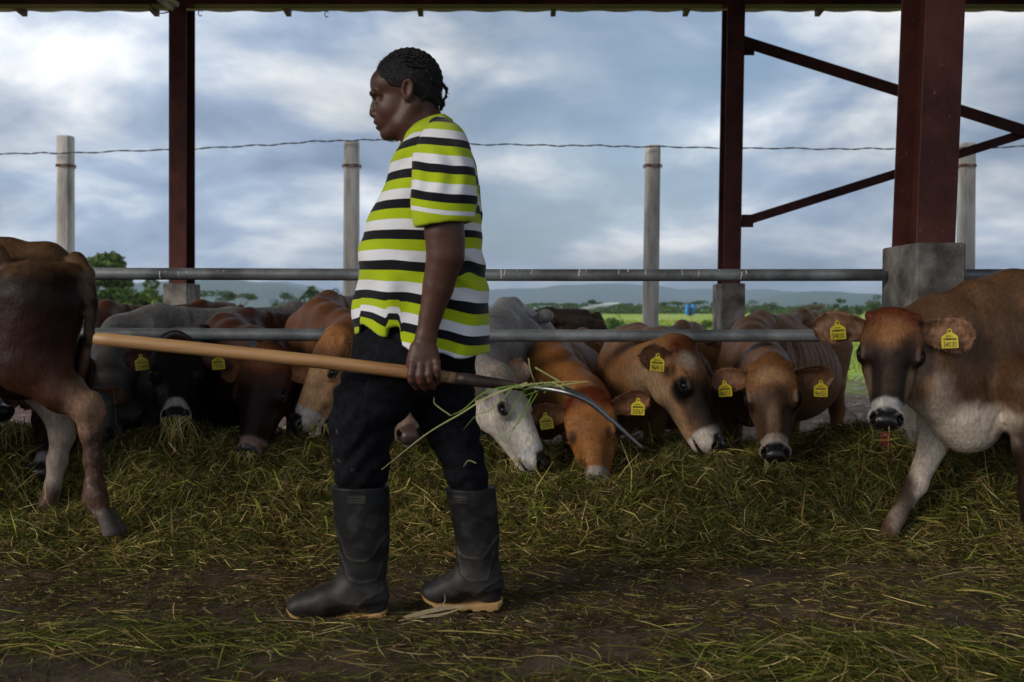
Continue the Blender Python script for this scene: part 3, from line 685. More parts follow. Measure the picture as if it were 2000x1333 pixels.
def ear_mesh(o, R, s, g, ang, droop, size=1.0, curl=0.35, facing=None):
    """explicit cupped ear; g = side; returns verts, faces, inner mask, frame"""
    T = lambda a: o + R@(np.array(a, float)*s)
    root = T((0.055, g*0.104, -0.070))
    d = R@np.array([math.sin(ang), g*math.cos(ang)*math.cos(droop), -math.sin(droop)]); d /= np.linalg.norm(d)
    n = R[:, 2]*0.8+R[:, 0]*0.45 if facing is None else np.array(facing, float)
    n = n-d*n.dot(d); n /= np.linalg.norm(n); w_ = np.cross(n, d)
    L = 0.205*s*size; W = 0.062*s*size; V = []; nu, nv = 15, 11; inner = []
    for side in (0, 1):
        for i in range(nu):
            t = i/(nu-1); wd = W*(0.42+0.62*math.sin(min(1, t*1.12)*math.pi*0.62))*math.sqrt(max(0, 1-max(0, (t-0.55)/0.45)**2.3)) if t < 0.999 else 0.003
            for j in range(nv):
                q = -1+2*j/(nv-1); th = q*(1.15-0.55*t)
                dep = -W*0.55*(1-q*q)*(1-0.5*t)
                p = root + d*(t*L-0.012*s) + w_*(wd*math.sin(th)/math.sin(1.15-0.55*t)) + n*(dep*(1+curl*0) - (0.0 if side == 0 else (0.010*s*(1-abs(q)**3)*(1-t*0.6)+0.0015)) - curl*0.05*t*t*s)
                V.append(p); inner.append(1.0 if side == 0 else 0.0)
    F = []
    for side in (0, 1):
        for i in range(nu-1):
            for j in range(nv-1):
                a = side*nu*nv+i*nv+j; q = (a, a+nv, a+nv+1, a+1); F.append(q if (side == 0) == (g > 0) else q[::-1])
    k = nu*nv
    for i in range(nu-1):
        for j in (0, nv-1): F.append((i*nv+j, (i+1)*nv+j, k+(i+1)*nv+j, k+i*nv+j))
    return np.array(V), np.array(F), np.array(inner), (root, d, n, w_, L, W)

def fringe(V_edges, dirs, length, seed, width=0.0012):
    rs = np.random.RandomState(seed); V = []; 
    for p, d in zip(V_edges, dirs):
        e = p+d*length*rs.uniform(.5, 1.2)+rs.normal(size=3)*length*.25; s = np.cross(d, rs.normal(size=3)); s /= np.linalg.norm(s)+1e-9
        V += [p-s*width, p+s*width, e]
    return np.array(V), np.arange(len(V)).reshape(-1, 3)

TEXTS = {}
def text_mesh(body, size):
    c = bpy.data.curves.new('t', 'FONT'); c.body = body; c.size = size; c.align_x = 'CENTER'; c.extrude = 0.0004
    o = bpy.data.objects.new('t', c); COL.objects.link(o); dg = bpy.context.evaluated_depsgraph_get(); dg.update()
    me = o.evaluated_get(dg).to_mesh(); V = np.array([v.co[:] for v in me.vertices]); F = [tuple(p.vertices) for p in me.polygons]
    o.evaluated_get(dg).to_mesh_clear(); bpy.data.objects.remove(o); bpy.data.curves.remove(c); return V, F
def ear_tag(parent, c, nrm, up, num, s=1.0):
    """yellow plastic tag, its neck at the top; c = centre of the square plate"""
    z = np.array(up, float); n = np.array(nrm, float); n /= np.linalg.norm(n); z -= n*z.dot(n); z /= np.linalg.norm(z); x = np.cross(z, n)*-1; x = np.cross(n, z)*-1
    x = np.cross(z, n); x = -x if False else x
    R = np.stack([x, z, n], 1)      # local x right (seen from the front), y up, z towards viewer
    out_ = [(-.031, -.033), (.031, -.033), (.034, -.030), (.034, .016), (.030, .022), (.012, .034), (.008, .050), (0, .055), (-.008, .050), (-.012, .034), (-.030, .022), (-.034, .016), (-.034, -.030)]
    nn = len(out_); V = [(a*s, b*s, z_) for z_ in (0.001, -0.001) for a, b in out_]
    F = [tuple(range(nn)), tuple(range(2*nn-1, nn-1, -1))]+[((j+1) % nn, j, nn+j, nn+(j+1) % nn) for j in range(nn)]
    t = mkmesh('ear_tag', np.array(V)@R.T+c, F, M['yellow'], parent, smooth=False)
    mb = MB(); TV, TF = text_mesh(num, 0.030*s)
    wd = TV[:, 0].max()-TV[:, 0].min(); TV = TV*np.array([0.054*s/wd, 1.12, 1])+np.array([0, -.028*s, .0016]); mb.add(TV@R.T+c, TF)
    TV, TF = text_mesh('JM101', 0.011*s); TV = TV+np.array([0, .016*s, .0016]); mb.add(TV@R.T+c, TF)
    rs = random.Random(num); xx = -.026
    while xx < .026:
        w_ = rs.choice([.0008, .0013, .002]); q = np.array([(xx, .002), (xx+w_, .002), (xx+w_, .012), (xx, .012)])*s
        mb.add(np.c_[q, np.full(4, .0016)]@R.T+c, [(0, 1, 2, 3)]); xx += w_+rs.choice([.0007, .0012])
    q = np.array([(0.0045*math.cos(a), .043+.0045*math.sin(a)) for a in np.linspace(0, 2*math.pi, 13)[:-1]])*s
    mb.add(np.c_[q, np.full(12, .003)]@R.T+c, [tuple(range(12))])
    o = mkmesh('print', np.array(mb.V), mb.F, M['ink'], t, smooth=False); o.matrix_parent_inverse = Matrix.Identity(4)
    o.matrix_parent_inverse = t.matrix_parent_inverse.inverted() @ Matrix.Translation(-Vector(parent.location))
    o.matrix_parent_inverse = Matrix.Identity(4)
    return t

def std_body(S, bp, yaw, s, legs=True, fat=1.0):
    """bp: ground point under the withers; forward = local +x"""
    c, sn = math.cos(yaw), math.sin(yaw); R = np.array([[c, -sn, 0], [sn, c, 0], [0, 0, 1.0]]); o = np.array(bp, float)
    T = lambda a: o + R@(np.array(a, float)*s)
    E = lambda a, r, k: S.ell(T(a), np.array(r)*s, k*s, R)
    E((-.50, 0, .80), (.58, .255*fat, .31), .08); E((-.72, 0, .72), (.42, .315*fat, .31), .10)
    E((.0, 0, .80), (.24, .20, .30), .08); E((.14, 0, .62), (.17, .11, .16), .08)
    S.chain([T((.05, 0, 1.03)), T((-.08, 0, 1.12)), T((-.55, 0, 1.10)), T((-1.0, 0, 1.14)), T((-1.35, 0, 1.13))], [x*s for x in (.06, .045, .035, .04, .04)], .09*s)
    for g in (-1, 1):
        S.cone(T((.02, g*.13, .98)), T((.05, g*.18, .70)), .07*s, .09*s, .09*s)
        S.ell(T((-1.02, g*.215, 1.07)), np.array((.06, .045, .05))*s, .06*s); S.ell(T((-1.47, g*.11, 1.02)), np.array((.05, .04, .05))*s, .05*s)
    E((-1.22, 0, .94), (.30, .205, .21), .08)
    if legs:
        for g in (-1, 1):
            S.chain([T((.0, g*.15, .70)), T((.03, g*.15, .38)), T((.01, g*.15, .12)), T((.04, g*.15, .03))], [x*s for x in (.10, .055, .036, .05)], .04*s)
            S.cone(T((-1.22, g*.13, .90)), T((-1.12, g*.16, .66)), .17*s, .11*s, .07*s)
            S.chain([T((-1.14, g*.16, .64)), T((-1.36, g*.16, .46)), T((-1.34, g*.16, .14)), T((-1.28, g*.16, .03))], [x*s for x in (.10, .055, .038, .05)], .04*s)
    S.chain([T((-1.46, 0, 1.12)), T((-1.55, 0, .95)), T((-1.56, 0, .5))], [x*s for x in (.04, .025, .018)], .03*s)
    return T, R
def neck(S, T, R, s, ho, hR, hs, tall=1.0):
    """two bundled chains from the shoulders to the back of the head"""
    a1 = T((.02, 0, 1.04)); a2 = T((.10, 0, .74)); b1 = ho+hR@(np.array((-.005, 0, -.075))*hs); b2 = ho+hR@(np.array((.07, 0, -.165))*hs)
    f = R[:, 0]
    def bez(a, b, da, db): return [a*(1-t)**3+3*(a+da)*t*(1-t)**2+3*(b+db)*t*t*(1-t)+b*t**3 for t in np.linspace(0, 1, 6)]
    L = np.linalg.norm(b1-a1); db = -hR[:, 0]*0.30*L - hR[:, 2]*0.18*L; db[2] = min(db[2], .015)
    S.chain(bez(a1, b1, f*L*0.35, db), [x*hs for x in (.10, .095, .09, .085, .08, .075)], .07)
    S.chain(bez(a2, b2, f*L*0.28, db), [x*hs for x in (.14, .13, .12, .11, .10, .082)], .07)
    m1 = bez(a1, b1, f*L*0.35, db); m2 = bez(a2, b2, f*L*0.28, db)
    S.chain([(p+q)/2 for p, q in zip(m1, m2)], [x*hs for x in (.14, .13, .12, .11, .10, .09)], .07)

def finish_cow(name, label, S, ho, hR, hs, coat, tags=(), h=0.008, lo=None, hi=None, ears=((.0, .1, 1), (.0, .1, 1)), tuft=True, ground=None, seed=1, eyes=(1, -1), group='cattle feeding at the rail', extra=None, bodyT=None, grooves=(), fold=True, ear_face=(None, None)):
    root = tag(empty(name, ground), label, 'cow', group)
    if fold:
        def dsp(p):
            d = 0.0018*vnoise(p, 3.3, seed)+0.0009*vnoise(p, 9, seed+5)
            if bodyT is not None:
                bo, bR, bs = bodyT; q = (p-bo)@bR/bs
                m = sstep(q[:, 0], -1.05, -.85)*(1-sstep(q[:, 0], -.22, -.08))*sstep(q[:, 2], .5, .7)*(1-sstep(q[:, 2], 1.02, 1.12))
                d = d+m*(0.0026+.0016*vnoise(p, 1.5, seed+7))*np.sin((q[:, 0]+0.35*q[:, 2]+.03*np.sin(q[:, 2]*7+seed)+.012*vnoise(p, 2, seed+8))*84)
                m2 = np.exp(-((q[:, 0]+.14+.25*(q[:, 2]-.8)+.03*np.sin(q[:, 2]*8))/.018)**2)*(q[:, 2] > .6); d = d-m2*.007
                m3 = np.exp(-((q[:, 0]-.10+.5*(q[:, 2]-.9))/.015)**2)*(q[:, 2] > .55)*(q[:, 2] < 1.1); d = d-m3*.004
            for a_, b_, dep, wd_ in grooves:
                a_ = np.asarray(a_); ba = np.asarray(b_)-a_; t = np.clip(((p-a_)@ba)/ba.dot(ba), 0, 1); d = d+dep*np.exp(-((np.linalg.norm(p-a_-t[:, None]*ba, axis=1))/wd_)**2)
            return d
        S.disp = dsp
    V, F = S.mesh(h, lo, hi)
    hp = (V-ho)@hR/hs
    C, wet = coat(V, hp, None)
    parts_V = [V]; parts_F = [F]; parts_C = [C]; parts_W = [wet]; n = len(V); efr = {}
    fV = []; fD = []
    for idx, g in enumerate((1, -1)):
        if ears[idx] is None: continue
        ang, droop, size = ears[idx]
        eV, eF, inn, fr = ear_mesh(ho, hR, hs, g, ang, droop, size, facing=ear_face[idx]); efr[g] = fr
        eC, _ = coat(eV, (eV-ho)@hR/hs, inn)
        parts_V.append(eV); parts_F.append(eF+n); n += len(eV); parts_C.append(eC); parts_W.append(np.zeros(len(eV)))
        r_, d, n_, w_, L, W = fr; rs = np.random.RandomState(seed)
        k = 15*11; low = eV[:k].reshape(15, 11, 3)
        for j, sg in ((0, -1), (10, 1)):
            for q in range(150):
                t = rs.rand()*13.9; i = int(t); p = low[i, j]*(1-t+i)+low[i+1, j]*(t-i); fV.append(p); fD.append((w_*sg*0.6+d*0.5+n_*0.2+rs.normal(size=3)*.25))
        for q in range(160):
            t = rs.rand()*10; i = rs.randint(1, 9); j = 0 if rs.rand() < .5 else 8; p = low[i, 1+j]; fV.append(p+rs.normal(size=3)*.004*hs); fD.append((w_*(1 if j == 0 else -1)*.7+n_*.5+d*.3))
    if fV:
        fV = np.array(fV); fD = np.array(fD); fD /= np.linalg.norm(fD, axis=1)[:, None]
        aV, aF = fringe(fV, fD, 0.013*hs, seed); fc, _ = coat(aV, (aV-ho)@hR/hs, np.ones(len(aV))); fc = fc*1.1+0.03
    AV = np.concatenate(parts_V); AF = np.concatenate(parts_F)
    body = mkmesh('body', AV, AF, M['coat'], root, np.concatenate(parts_C), attrs={'wet': np.concatenate(parts_W)})
    if fV is not None and len(fV): mkmesh('ear_hair', aV, aF, M['blade'], root, fc, smooth=False)
    if tuft:                                      # whorl of longer hair on the poll and brow
        rs = np.random.RandomState(seed+3); q = 900; px = rs.uniform(-.02, .10, q); py = rs.normal(size=q)*.045
        loc = np.stack([px, py, -.045+0.04*np.sqrt(np.clip(1-(py/.118)**2-((px-.08)/.16)**2, 0, 1))-.002], 1)
        d = np.stack([.55+px*3, py*7, .35+0*px], 1)+rs.normal(size=(q, 3))*.3; d /= np.linalg.norm(d, axis=1)[:, None]
        tv = ho+(loc*hs)@hR.T; td = d@hR.T; aV, aF = fringe(tv, td, 0.020*hs, seed+9, .0011)
        tc_, _ = coat(np.repeat(tv, 3, 0), np.repeat(loc, 3, 0), None); tc_ *= rs.uniform(.6, 1.3, q).repeat(3)[:, None]
        mkmesh('poll_tuft', aV, aF, M['blade'], root, tc_, smooth=False)
    if h < .012 and fold:                          # short coat hair lying down over the body and back along the face
        fn = np.cross(V[F[:, 2]]-V[F[:, 0]], V[F[:, 3]]-V[F[:, 1]]); vn = np.zeros_like(V)
        for k_ in range(4): np.add.at(vn, F[:, k_], fn)
        vn /= np.linalg.norm(vn, axis=1)[:, None]+1e-9
        rs = np.random.RandomState(seed+20); idx = rs.randint(0, len(V), 42000); idx = idx[(V[idx, 1] < 6.3) & (wet[idx] < .05)]
        pv = V[idx]; nv_ = vn[idx]; hq = hp[idx]; hd_ = (hq[:, 0] > 0) & (hq[:, 0] < .6) & (np.abs(hq[:, 1]) < .2) & (np.abs(hq[:, 2]+.1) < .2)
        fl = np.where(hd_[:, None], hR[:, 0][None]*1.0, np.array([0, 0, -1.0])[None])+rs.normal(size=pv.shape)*.28+.25*np.stack([np.sin(pv[:, 2]*9+seed), np.cos(pv[:, 2]*7), 0*pv[:, 0]], 1)
        fl = fl-nv_*(fl*nv_).sum(1)[:, None]; fl /= np.linalg.norm(fl, axis=1)[:, None]+1e-9
        L_ = np.where(hd_, .0055, .0095)*rs.uniform(.6, 1.3, len(pv)); sd = np.cross(fl, nv_)*.0011
        hv = np.stack([pv-sd-nv_*.0006, pv+sd-nv_*.0006, pv+fl*L_[:, None]+nv_*(.0012+rs.rand(len(pv))*.0014)[:, None]], 1).reshape(-1, 3)
        hc = np.repeat(C[idx]*np.exp(rs.normal(size=len(pv))*.28)[:, None]*1.05, 3, 0)
        mkmesh('coat_hair', hv, np.arange(len(hv)).reshape(-1, 3), M['hairmat'], root, hc, smooth=False)
    for g in eyes:
        c = ho+hR@(np.array((EYE[0], g*EYE[1], EYE[2]))*hs); S2 = MB(); V_ = []; nn = 16
        Vs = []; 
        for a in range(9):
            th = math.pi*a/8
            for j in range(nn):
                ph = 2*math.pi*j/nn; Vs.append(c+hR@(np.array((1.15*math.sin(th)*math.cos(ph), .9*math.cos(th), 0.9*math.sin(th)*math.sin(ph)))*0.0180*hs))
        Fs = [(a*nn+j, a*nn+(j+1) % nn, (a+1)*nn+(j+1) % nn, (a+1)*nn+j) for a in range(8) for j in range(nn)]
        mkmesh('eye', np.array(Vs), Fs, M['eye'], root)
    camp = np.array([0, 0, CAMH])
    for g, num, along, dn, tw in tags:
        r_, d, n_, w_, L, W = efr[g]; c = r_+d*L*along+np.array([0, 0, -dn])
        nrm = camp-c; nrm[2] = 0; nrm /= np.linalg.norm(nrm); rt_ = random.Random(num+str(g)); nrm = nrm+np.array([tw+rt_.uniform(-.18, .18), 0, rt_.uniform(-.05, .2)])
        ff = n_ if n_.dot(nrm) > 0 else -n_; c = c + nrm/np.linalg.norm(nrm)*0.026
        ear_tag(root, c, nrm, (rt_.uniform(-.14, .14), 0, 1), num, 0.92*hs)
    if extra: extra(root)
    return root

def coat_fn(base, back=None, face=None, poll=None, belly=None, white=0.8, seed=1, leather=(0.018, 0.014, 0.013), earin=(0.30, 0.16, 0.10), nose_ring=(0.55, 0.50, 0.46), eyering=None, cheek=None, dark=None, extra=None):
    base = np.array(base, float)
    def f(V, hp, inner):
        C = np.tile(base, (len(V), 1)); x, y, z = hp.T; nz = vnoise(V, 2.3, seed)*0.5+vnoise(V, 7, seed+1)*0.35
        ishead = (sstep(x, -0.04, 0.05))*(1-sstep(np.abs(y), .17, .22))*(1-sstep(np.abs(z), .30, .36))*(x < .6)
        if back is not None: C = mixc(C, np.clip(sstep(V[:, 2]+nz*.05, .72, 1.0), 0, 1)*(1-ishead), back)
        if belly is not None: C = mixc(C, (1-sstep(V[:, 2]+nz*.06, .42, .62))*(1-ishead), belly)
        if cheek is not None: C = mixc(C, ishead*sstep(-z+nz*.03, .085, .15), cheek)
        if face is not None:                       # darker mask down the face
            mk = sstep(x+nz*.03, .12, .20)*(1-sstep(x+nz*.01, .37, .41))*sstep(z+nz*.03, -.15, -.08)
            C = mixc(C, mk*ishead, face)
        if eyering is not None:
            for g in (-1, 1): C = mixc(C, blob(hp+np.outer(nz*.01, [1, 1, 1]), (.205, g*.118, -.078), (.062, .05, .045), .4), eyering)
        if poll is not None: C = mixc(C, (1-sstep(x+nz*.03, .03, .11))*sstep(z, -.10, -.04)*sstep(x, -.08, -.02), poll)
        if white: 
            ring = sstep(x+nz*.008-0.30*np.clip(-z-.09, 0, .1), .372, .388)*ishead; C = mixc(C, ring*white, nose_ring)
        for g in (-1, 1): C = mixc(C, blob(hp, (.185, g*.124, -.044), (.040, .027, .028), .2), (.010, .007, .006))
        if extra is not None: C = extra(C, V, hp, nz)
        lt_ = blob(hp+np.outer(nz*.003, [1, 0, 1]), (.470, 0, -.054), (.060, .060, .050), .08)
        if face is not None or cheek is not None:
            for g in (-1, 1): C = mixc(C, blob(hp, (.196, g*.108, -.026), (.042, .012, .010), .5)*.28*ishead, np.minimum(1, np.array(cheek if cheek is not None else base)*1.5))
        for g in (-1, 1): C = mixc(C, blob(hp, (.466, g*.050, -.046), (.030, .016, .028), .15), (.004, .003, .003))
        C = mixc(C, lt_*(1-np.maximum(blob(hp, (.466, .050, -.046), (.030, .016, .028), .15), blob(hp, (.466, -.050, -.046), (.030, .016, .028), .15))), leather)
        C = mixc(C, blob(hp, (.455, 0, -.131), (.07, .09, .0075), .3), (.05, .03, .028))
        wet = lt_*(1-np.maximum(blob(hp, (.466, .050, -.046), (.030, .016, .028), .15), blob(hp, (.466, -.050, -.046), (.030, .016, .028), .15)))
        if inner is not None:
            C = np.tile(base*0.9, (len(V), 1)) if dark is None else np.tile(np.array(dark, float), (len(V), 1))
            C = mixc(C, inner*(0.55+0.4*vnoise(V, 14, seed)), earin)
        return np.clip(C**1.16*1.08, 0.003, 1), wet
    return f
TAN = (.23, .118, .052); ORANGE = (.32, .145, .048); RED = (.115, .036, .016); DARK = (.035, .016, .010); WHITE = (.42, .40, .38); GREY = (.24, .225, .215)
def rail_cow(name, label, wu, wv, Yw, yaw, s, poll, muz, up, hs, coat, gzv=-.12, **kw):
    """wu, wv: where the top of the shoulders shows; the withers height fixes the scale"""
    top = P(wu, wv, Yw); s = (top[2]-gzv)/1.165
    bp = np.array([top[0], Yw, gzv]); S = Solid(); T, R = std_body(S, bp, math.radians(yaw), s, fat=kw.pop('fat', 1.0))
    po = P(*poll); mu = P(*muz); hR = frame(po, mu, UPV(poll[0], *up)); neck(S, T, R, s, po, hR, hs); head_prims(S, po, hR, hs)
    ribs = kw.pop('ribs', 0.0)
    return finish_cow(name, label, S, po, hR, hs, coat, ground=bp, bodyT=(bp, R, s), **kw)

only = globals().get('ONLY')
def want(k): return only is None or k in only

if want('N'):
    rail_cow('cow', 'tan cow facing the camera with lowered head, yellow ear tags reading 96425', 1480, 612, 5.65, -122, 1, (1505, 703, 4.72), (1516, 905, 4.42), (0, 1, .42), 1.0,
        coat_fn(TAN, back=(.25, .13, .06), face=(.115, .066, .040), poll=(.22, .105, .04), seed=3, nose_ring=(.50, .44, .38), cheek=(.40, .28, .17), eyering=(.05, .03, .02),
                extra=lambda C, V, hp, nz: mixc(mixc(C, blob(hp, (.09, 0, -.02), (.05, .075, .05), .5), (.42, .26, .14)), blob(hp+np.outer(nz*.008, [1, 1, 0]), (.31, 0, -.03), (.10, .03, .06), .5)*.6, (.30, .19, .12))),
        tags=((1, '96425', .62, .055, 0), (-1, '96425', .58, .045, .15)), ears=((.0, .22, 1), (.02, .12, .95)), seed=3, fat=1.05, ear_face=((0, -1, -.35), (0, -1, .1)))
if want('M'):
    rail_cow('cow', 'tan cow in three quarter view, black patch round its eye, tag reading 96413', 1238, 638, 5.5, -118, 1, (1350, 672, 4.78), (1424, 868, 4.62), (.90, .42, .3), 1.06,
        coat_fn((.28, .145, .064), back=(.24, .12, .055), face=(.09, .05, .03), poll=(.14, .045, .018), seed=5, nose_ring=(.52, .48, .44), cheek=(.33, .215, .13), eyering=(.010, .007, .006),
                extra=lambda C, V, hp, nz: mixc(mixc(mixc(C, blob(hp, (.085, -.055, -.04), (.05, .05, .05), .5), (.52, .44, .34)), blob(hp+np.outer(nz*.012, [1, 1, 1]), (.27, .0, -.04), (.11, .075, .06), .35), (.012, .008, .007)), blob(hp, (.36, 0, -.03), (.05, .07, .04), .5)*.8, (.02, .014, .012))),
        tags=((-1, '96413', .5, .03, .1),), ears=((-.35, .1, .85), (-.2, .3, .9)), seed=5, fat=.98)
if want('L'):
    rail_cow('cow', 'orange cow with head down below the fork tines, yellow tags reading 33767', 1078, 655, 5.45, -106, 1, (1146, 768, 4.66), (1162, 948, 4.36), (-.14, .9, .5), 1.0,
        coat_fn(ORANGE, back=(.30, .125, .042), face=(.30, .135, .045), poll=(.14, .035, .012), seed=7, nose_ring=(.42, .38, .35), cheek=(.38, .16, .05), leather=(.09, .07, .065),
                extra=lambda C, V, hp, nz: mixc(mixc(C, blob(hp, (.205, -.085, -.04), (.03, .02, .03), .5)*.8, (.03, .015, .01)), blob(hp, (.205, .085, -.04), (.03, .02, .03), .5)*.8, (.03, .015, .01))),
        tags=((1, '33767', .66, .028, .05), (-1, '33767', .55, .035, 0)), ears=((-.05, -.05, .95), (-.05, .0, .95)), seed=7, fat=.95, ear_face=((0, -1, -.3), (0, -1, -.3)))
if want('I'):
    rail_cow('cow', 'pale grey cow grazing in profile behind the man, black nose at the hay', 985, 588, 5.5, -93, 1, (990, 722, 4.62), (1074, 888, 4.48), (.85, .5, .3), .98,
        coat_fn((.30, .275, .25), back=(.36, .35, .335), face=(.52, .47, .41), seed=9, nose_ring=(.42, .41, .40), cheek=(.52, .47, .41), earin=(.38, .20, .10), poll=(.36, .30, .24)),
        ears=((-.75, -.55, .85), (-.1, .2, .9)), seed=9, fat=.95, tuft=False, ear_face=((.2, -1, 0), None))
if want('H'):
    rail_cow('cow', 'golden tan cow in profile facing left, right beside the man, with white muzzle', 632, 573, 5.6, -100, 1, (640, 650, 4.80), (560, 826, 4.66), (-.85, .5, .3), .98,
        coat_fn((.20, .09, .038), back=(.24, .105, .045), face=(.56, .34, .18), poll=(.46, .22, .08), seed=11, nose_ring=(.55, .52, .48), cheek=(.60, .38, .22)),
        ears=((-.2, .3, .85), (-.4, .4, .8)), seed=11, fat=1.0)
if want('G'):
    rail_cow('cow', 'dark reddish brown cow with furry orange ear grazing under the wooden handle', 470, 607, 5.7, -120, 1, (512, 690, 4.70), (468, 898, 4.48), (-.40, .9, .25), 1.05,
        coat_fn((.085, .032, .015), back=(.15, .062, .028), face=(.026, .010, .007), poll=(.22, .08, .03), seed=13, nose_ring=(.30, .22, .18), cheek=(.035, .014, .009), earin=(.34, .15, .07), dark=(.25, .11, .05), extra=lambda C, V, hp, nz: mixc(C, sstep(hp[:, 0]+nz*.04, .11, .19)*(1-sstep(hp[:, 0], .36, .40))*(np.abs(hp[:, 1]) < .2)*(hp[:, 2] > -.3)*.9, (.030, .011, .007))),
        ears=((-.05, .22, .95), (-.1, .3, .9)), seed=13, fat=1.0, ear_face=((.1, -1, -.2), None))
if want('F'):
    rail_cow('cow', 'nearly black cow facing the camera with white muzzle and tags reading 27400', 385, 640, 5.35, -98, 1, (345, 662, 4.72), (343, 815, 4.38), (0, .8, .8), .95,
        coat_fn((.022, .011, .008), back=(.05, .022, .012), face=(.013, .007, .005), poll=(.05, .02, .01), seed=15, nose_ring=(.48, .43, .40), earin=(.16, .085, .06), dark=(.06, .03, .02), cheek=(.014, .008, .006)),
        tags=((1, '27400', .45, .03, .05), (-1, '27400', .4, .03, .1)), ears=((.0, .06, 1.0), (-.05, .2, .8)), seed=15, fat=.9, ear_face=((0, -1, .1), (0, -1, .1)))
if want('E'):
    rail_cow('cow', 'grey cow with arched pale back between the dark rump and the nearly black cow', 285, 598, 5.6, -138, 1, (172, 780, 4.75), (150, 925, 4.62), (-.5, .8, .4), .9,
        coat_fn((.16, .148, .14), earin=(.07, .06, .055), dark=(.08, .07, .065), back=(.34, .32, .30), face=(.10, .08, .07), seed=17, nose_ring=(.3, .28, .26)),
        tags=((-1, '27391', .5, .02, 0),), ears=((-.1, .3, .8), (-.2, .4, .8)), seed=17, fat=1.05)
if want('D'):
    rail_cow('cow', 'red brown cow grazing low behind the pale hind leg, dark wet nose and greyish muzzle', 190, 592, 6.1, -112, 1, (128, 742, 4.72), (70, 920, 4.42), (-.35, .9, .3), 1.0,
        coat_fn((.11, .038, .018), back=(.16, .065, .028), face=(.045, .013, .008), seed=19, nose_ring=(.26, .25, .26), cheek=(.05, .015, .009)),
        ears=((-.2, .3, .9), (-.1, .3, .9)), seed=19, h=.010)
if want('B'):
    rail_cow('cow', 'brown cow with raised white muzzle chewing hay at the very left edge', -110, 600, 5.7, -80, 1, (-70, 705, 4.85), (28, 800, 4.55), (.35, .35, .9), .95,
        coat_fn((.07, .03, .016), face=(.02, .011, .008), seed=21, nose_ring=(.46, .42, .38), cheek=(.12, .07, .04)),
        ears=((-.2, .3, .9), (-.1, .3, .9)), seed=21, h=.010)
if want('J'):
    rail_cow('cow', 'tan cow mostly hidden behind the man, its pale muzzle showing between his legs', 830, 600, 5.7, -90, 1, (775, 700, 4.82), (800, 838, 4.50), (0, .9, .6), .95,
        coat_fn((.22, .12, .06), face=(.20, .12, .07), seed=23, nose_ring=(.30, .22, .17), leather=(.12, .08, .07)),
        ears=((-.2, .3, .9), (-.1, .3, .9)), seed=23, h=.010)
if want('K'):
    rail_cow('cow', 'dark brown cow standing sideways farther back, behind the pale grey cow', 860, 606, 8.4, 184, 1, (690, 640, 8.2), (600, 740, 8.1), (-.7, 0, .7), 1.0,
        coat_fn((.065, .042, .028), back=(.085, .058, .04), seed=25), ears=((-.2, .3, .9), (-.1, .3, .9)), seed=25, h=.016, tuft=False)
if want('far'):
    for i, (u, yaw, lb) in enumerate([(1174, 10, 'tiny dark brown cow far out in the field, left of its pair'), (1188, 185, 'tiny dark brown cow far out in the field, right of its pair')]):
        S = Solid(); Yf = 300; bp = P(u, 611, Yf); bp[2] = float(gz(bp[0], Yf))
        T, R = std_body(S, bp, math.radians(yaw), 1.0); po = T((.62, 0, .75)); hR = frame(po, T((.9, 0, .35)), (0, 0, 1)); neck(S, T, R, 1, po, hR, 1); head_prims(S, po, hR, 1)
        finish_cow('cow', lb, S, po, hR, 1, coat_fn((.09, .035, .02)), ground=bp, h=.035, tuft=False, eyes=(), group='cattle far out in the field', fold=False)
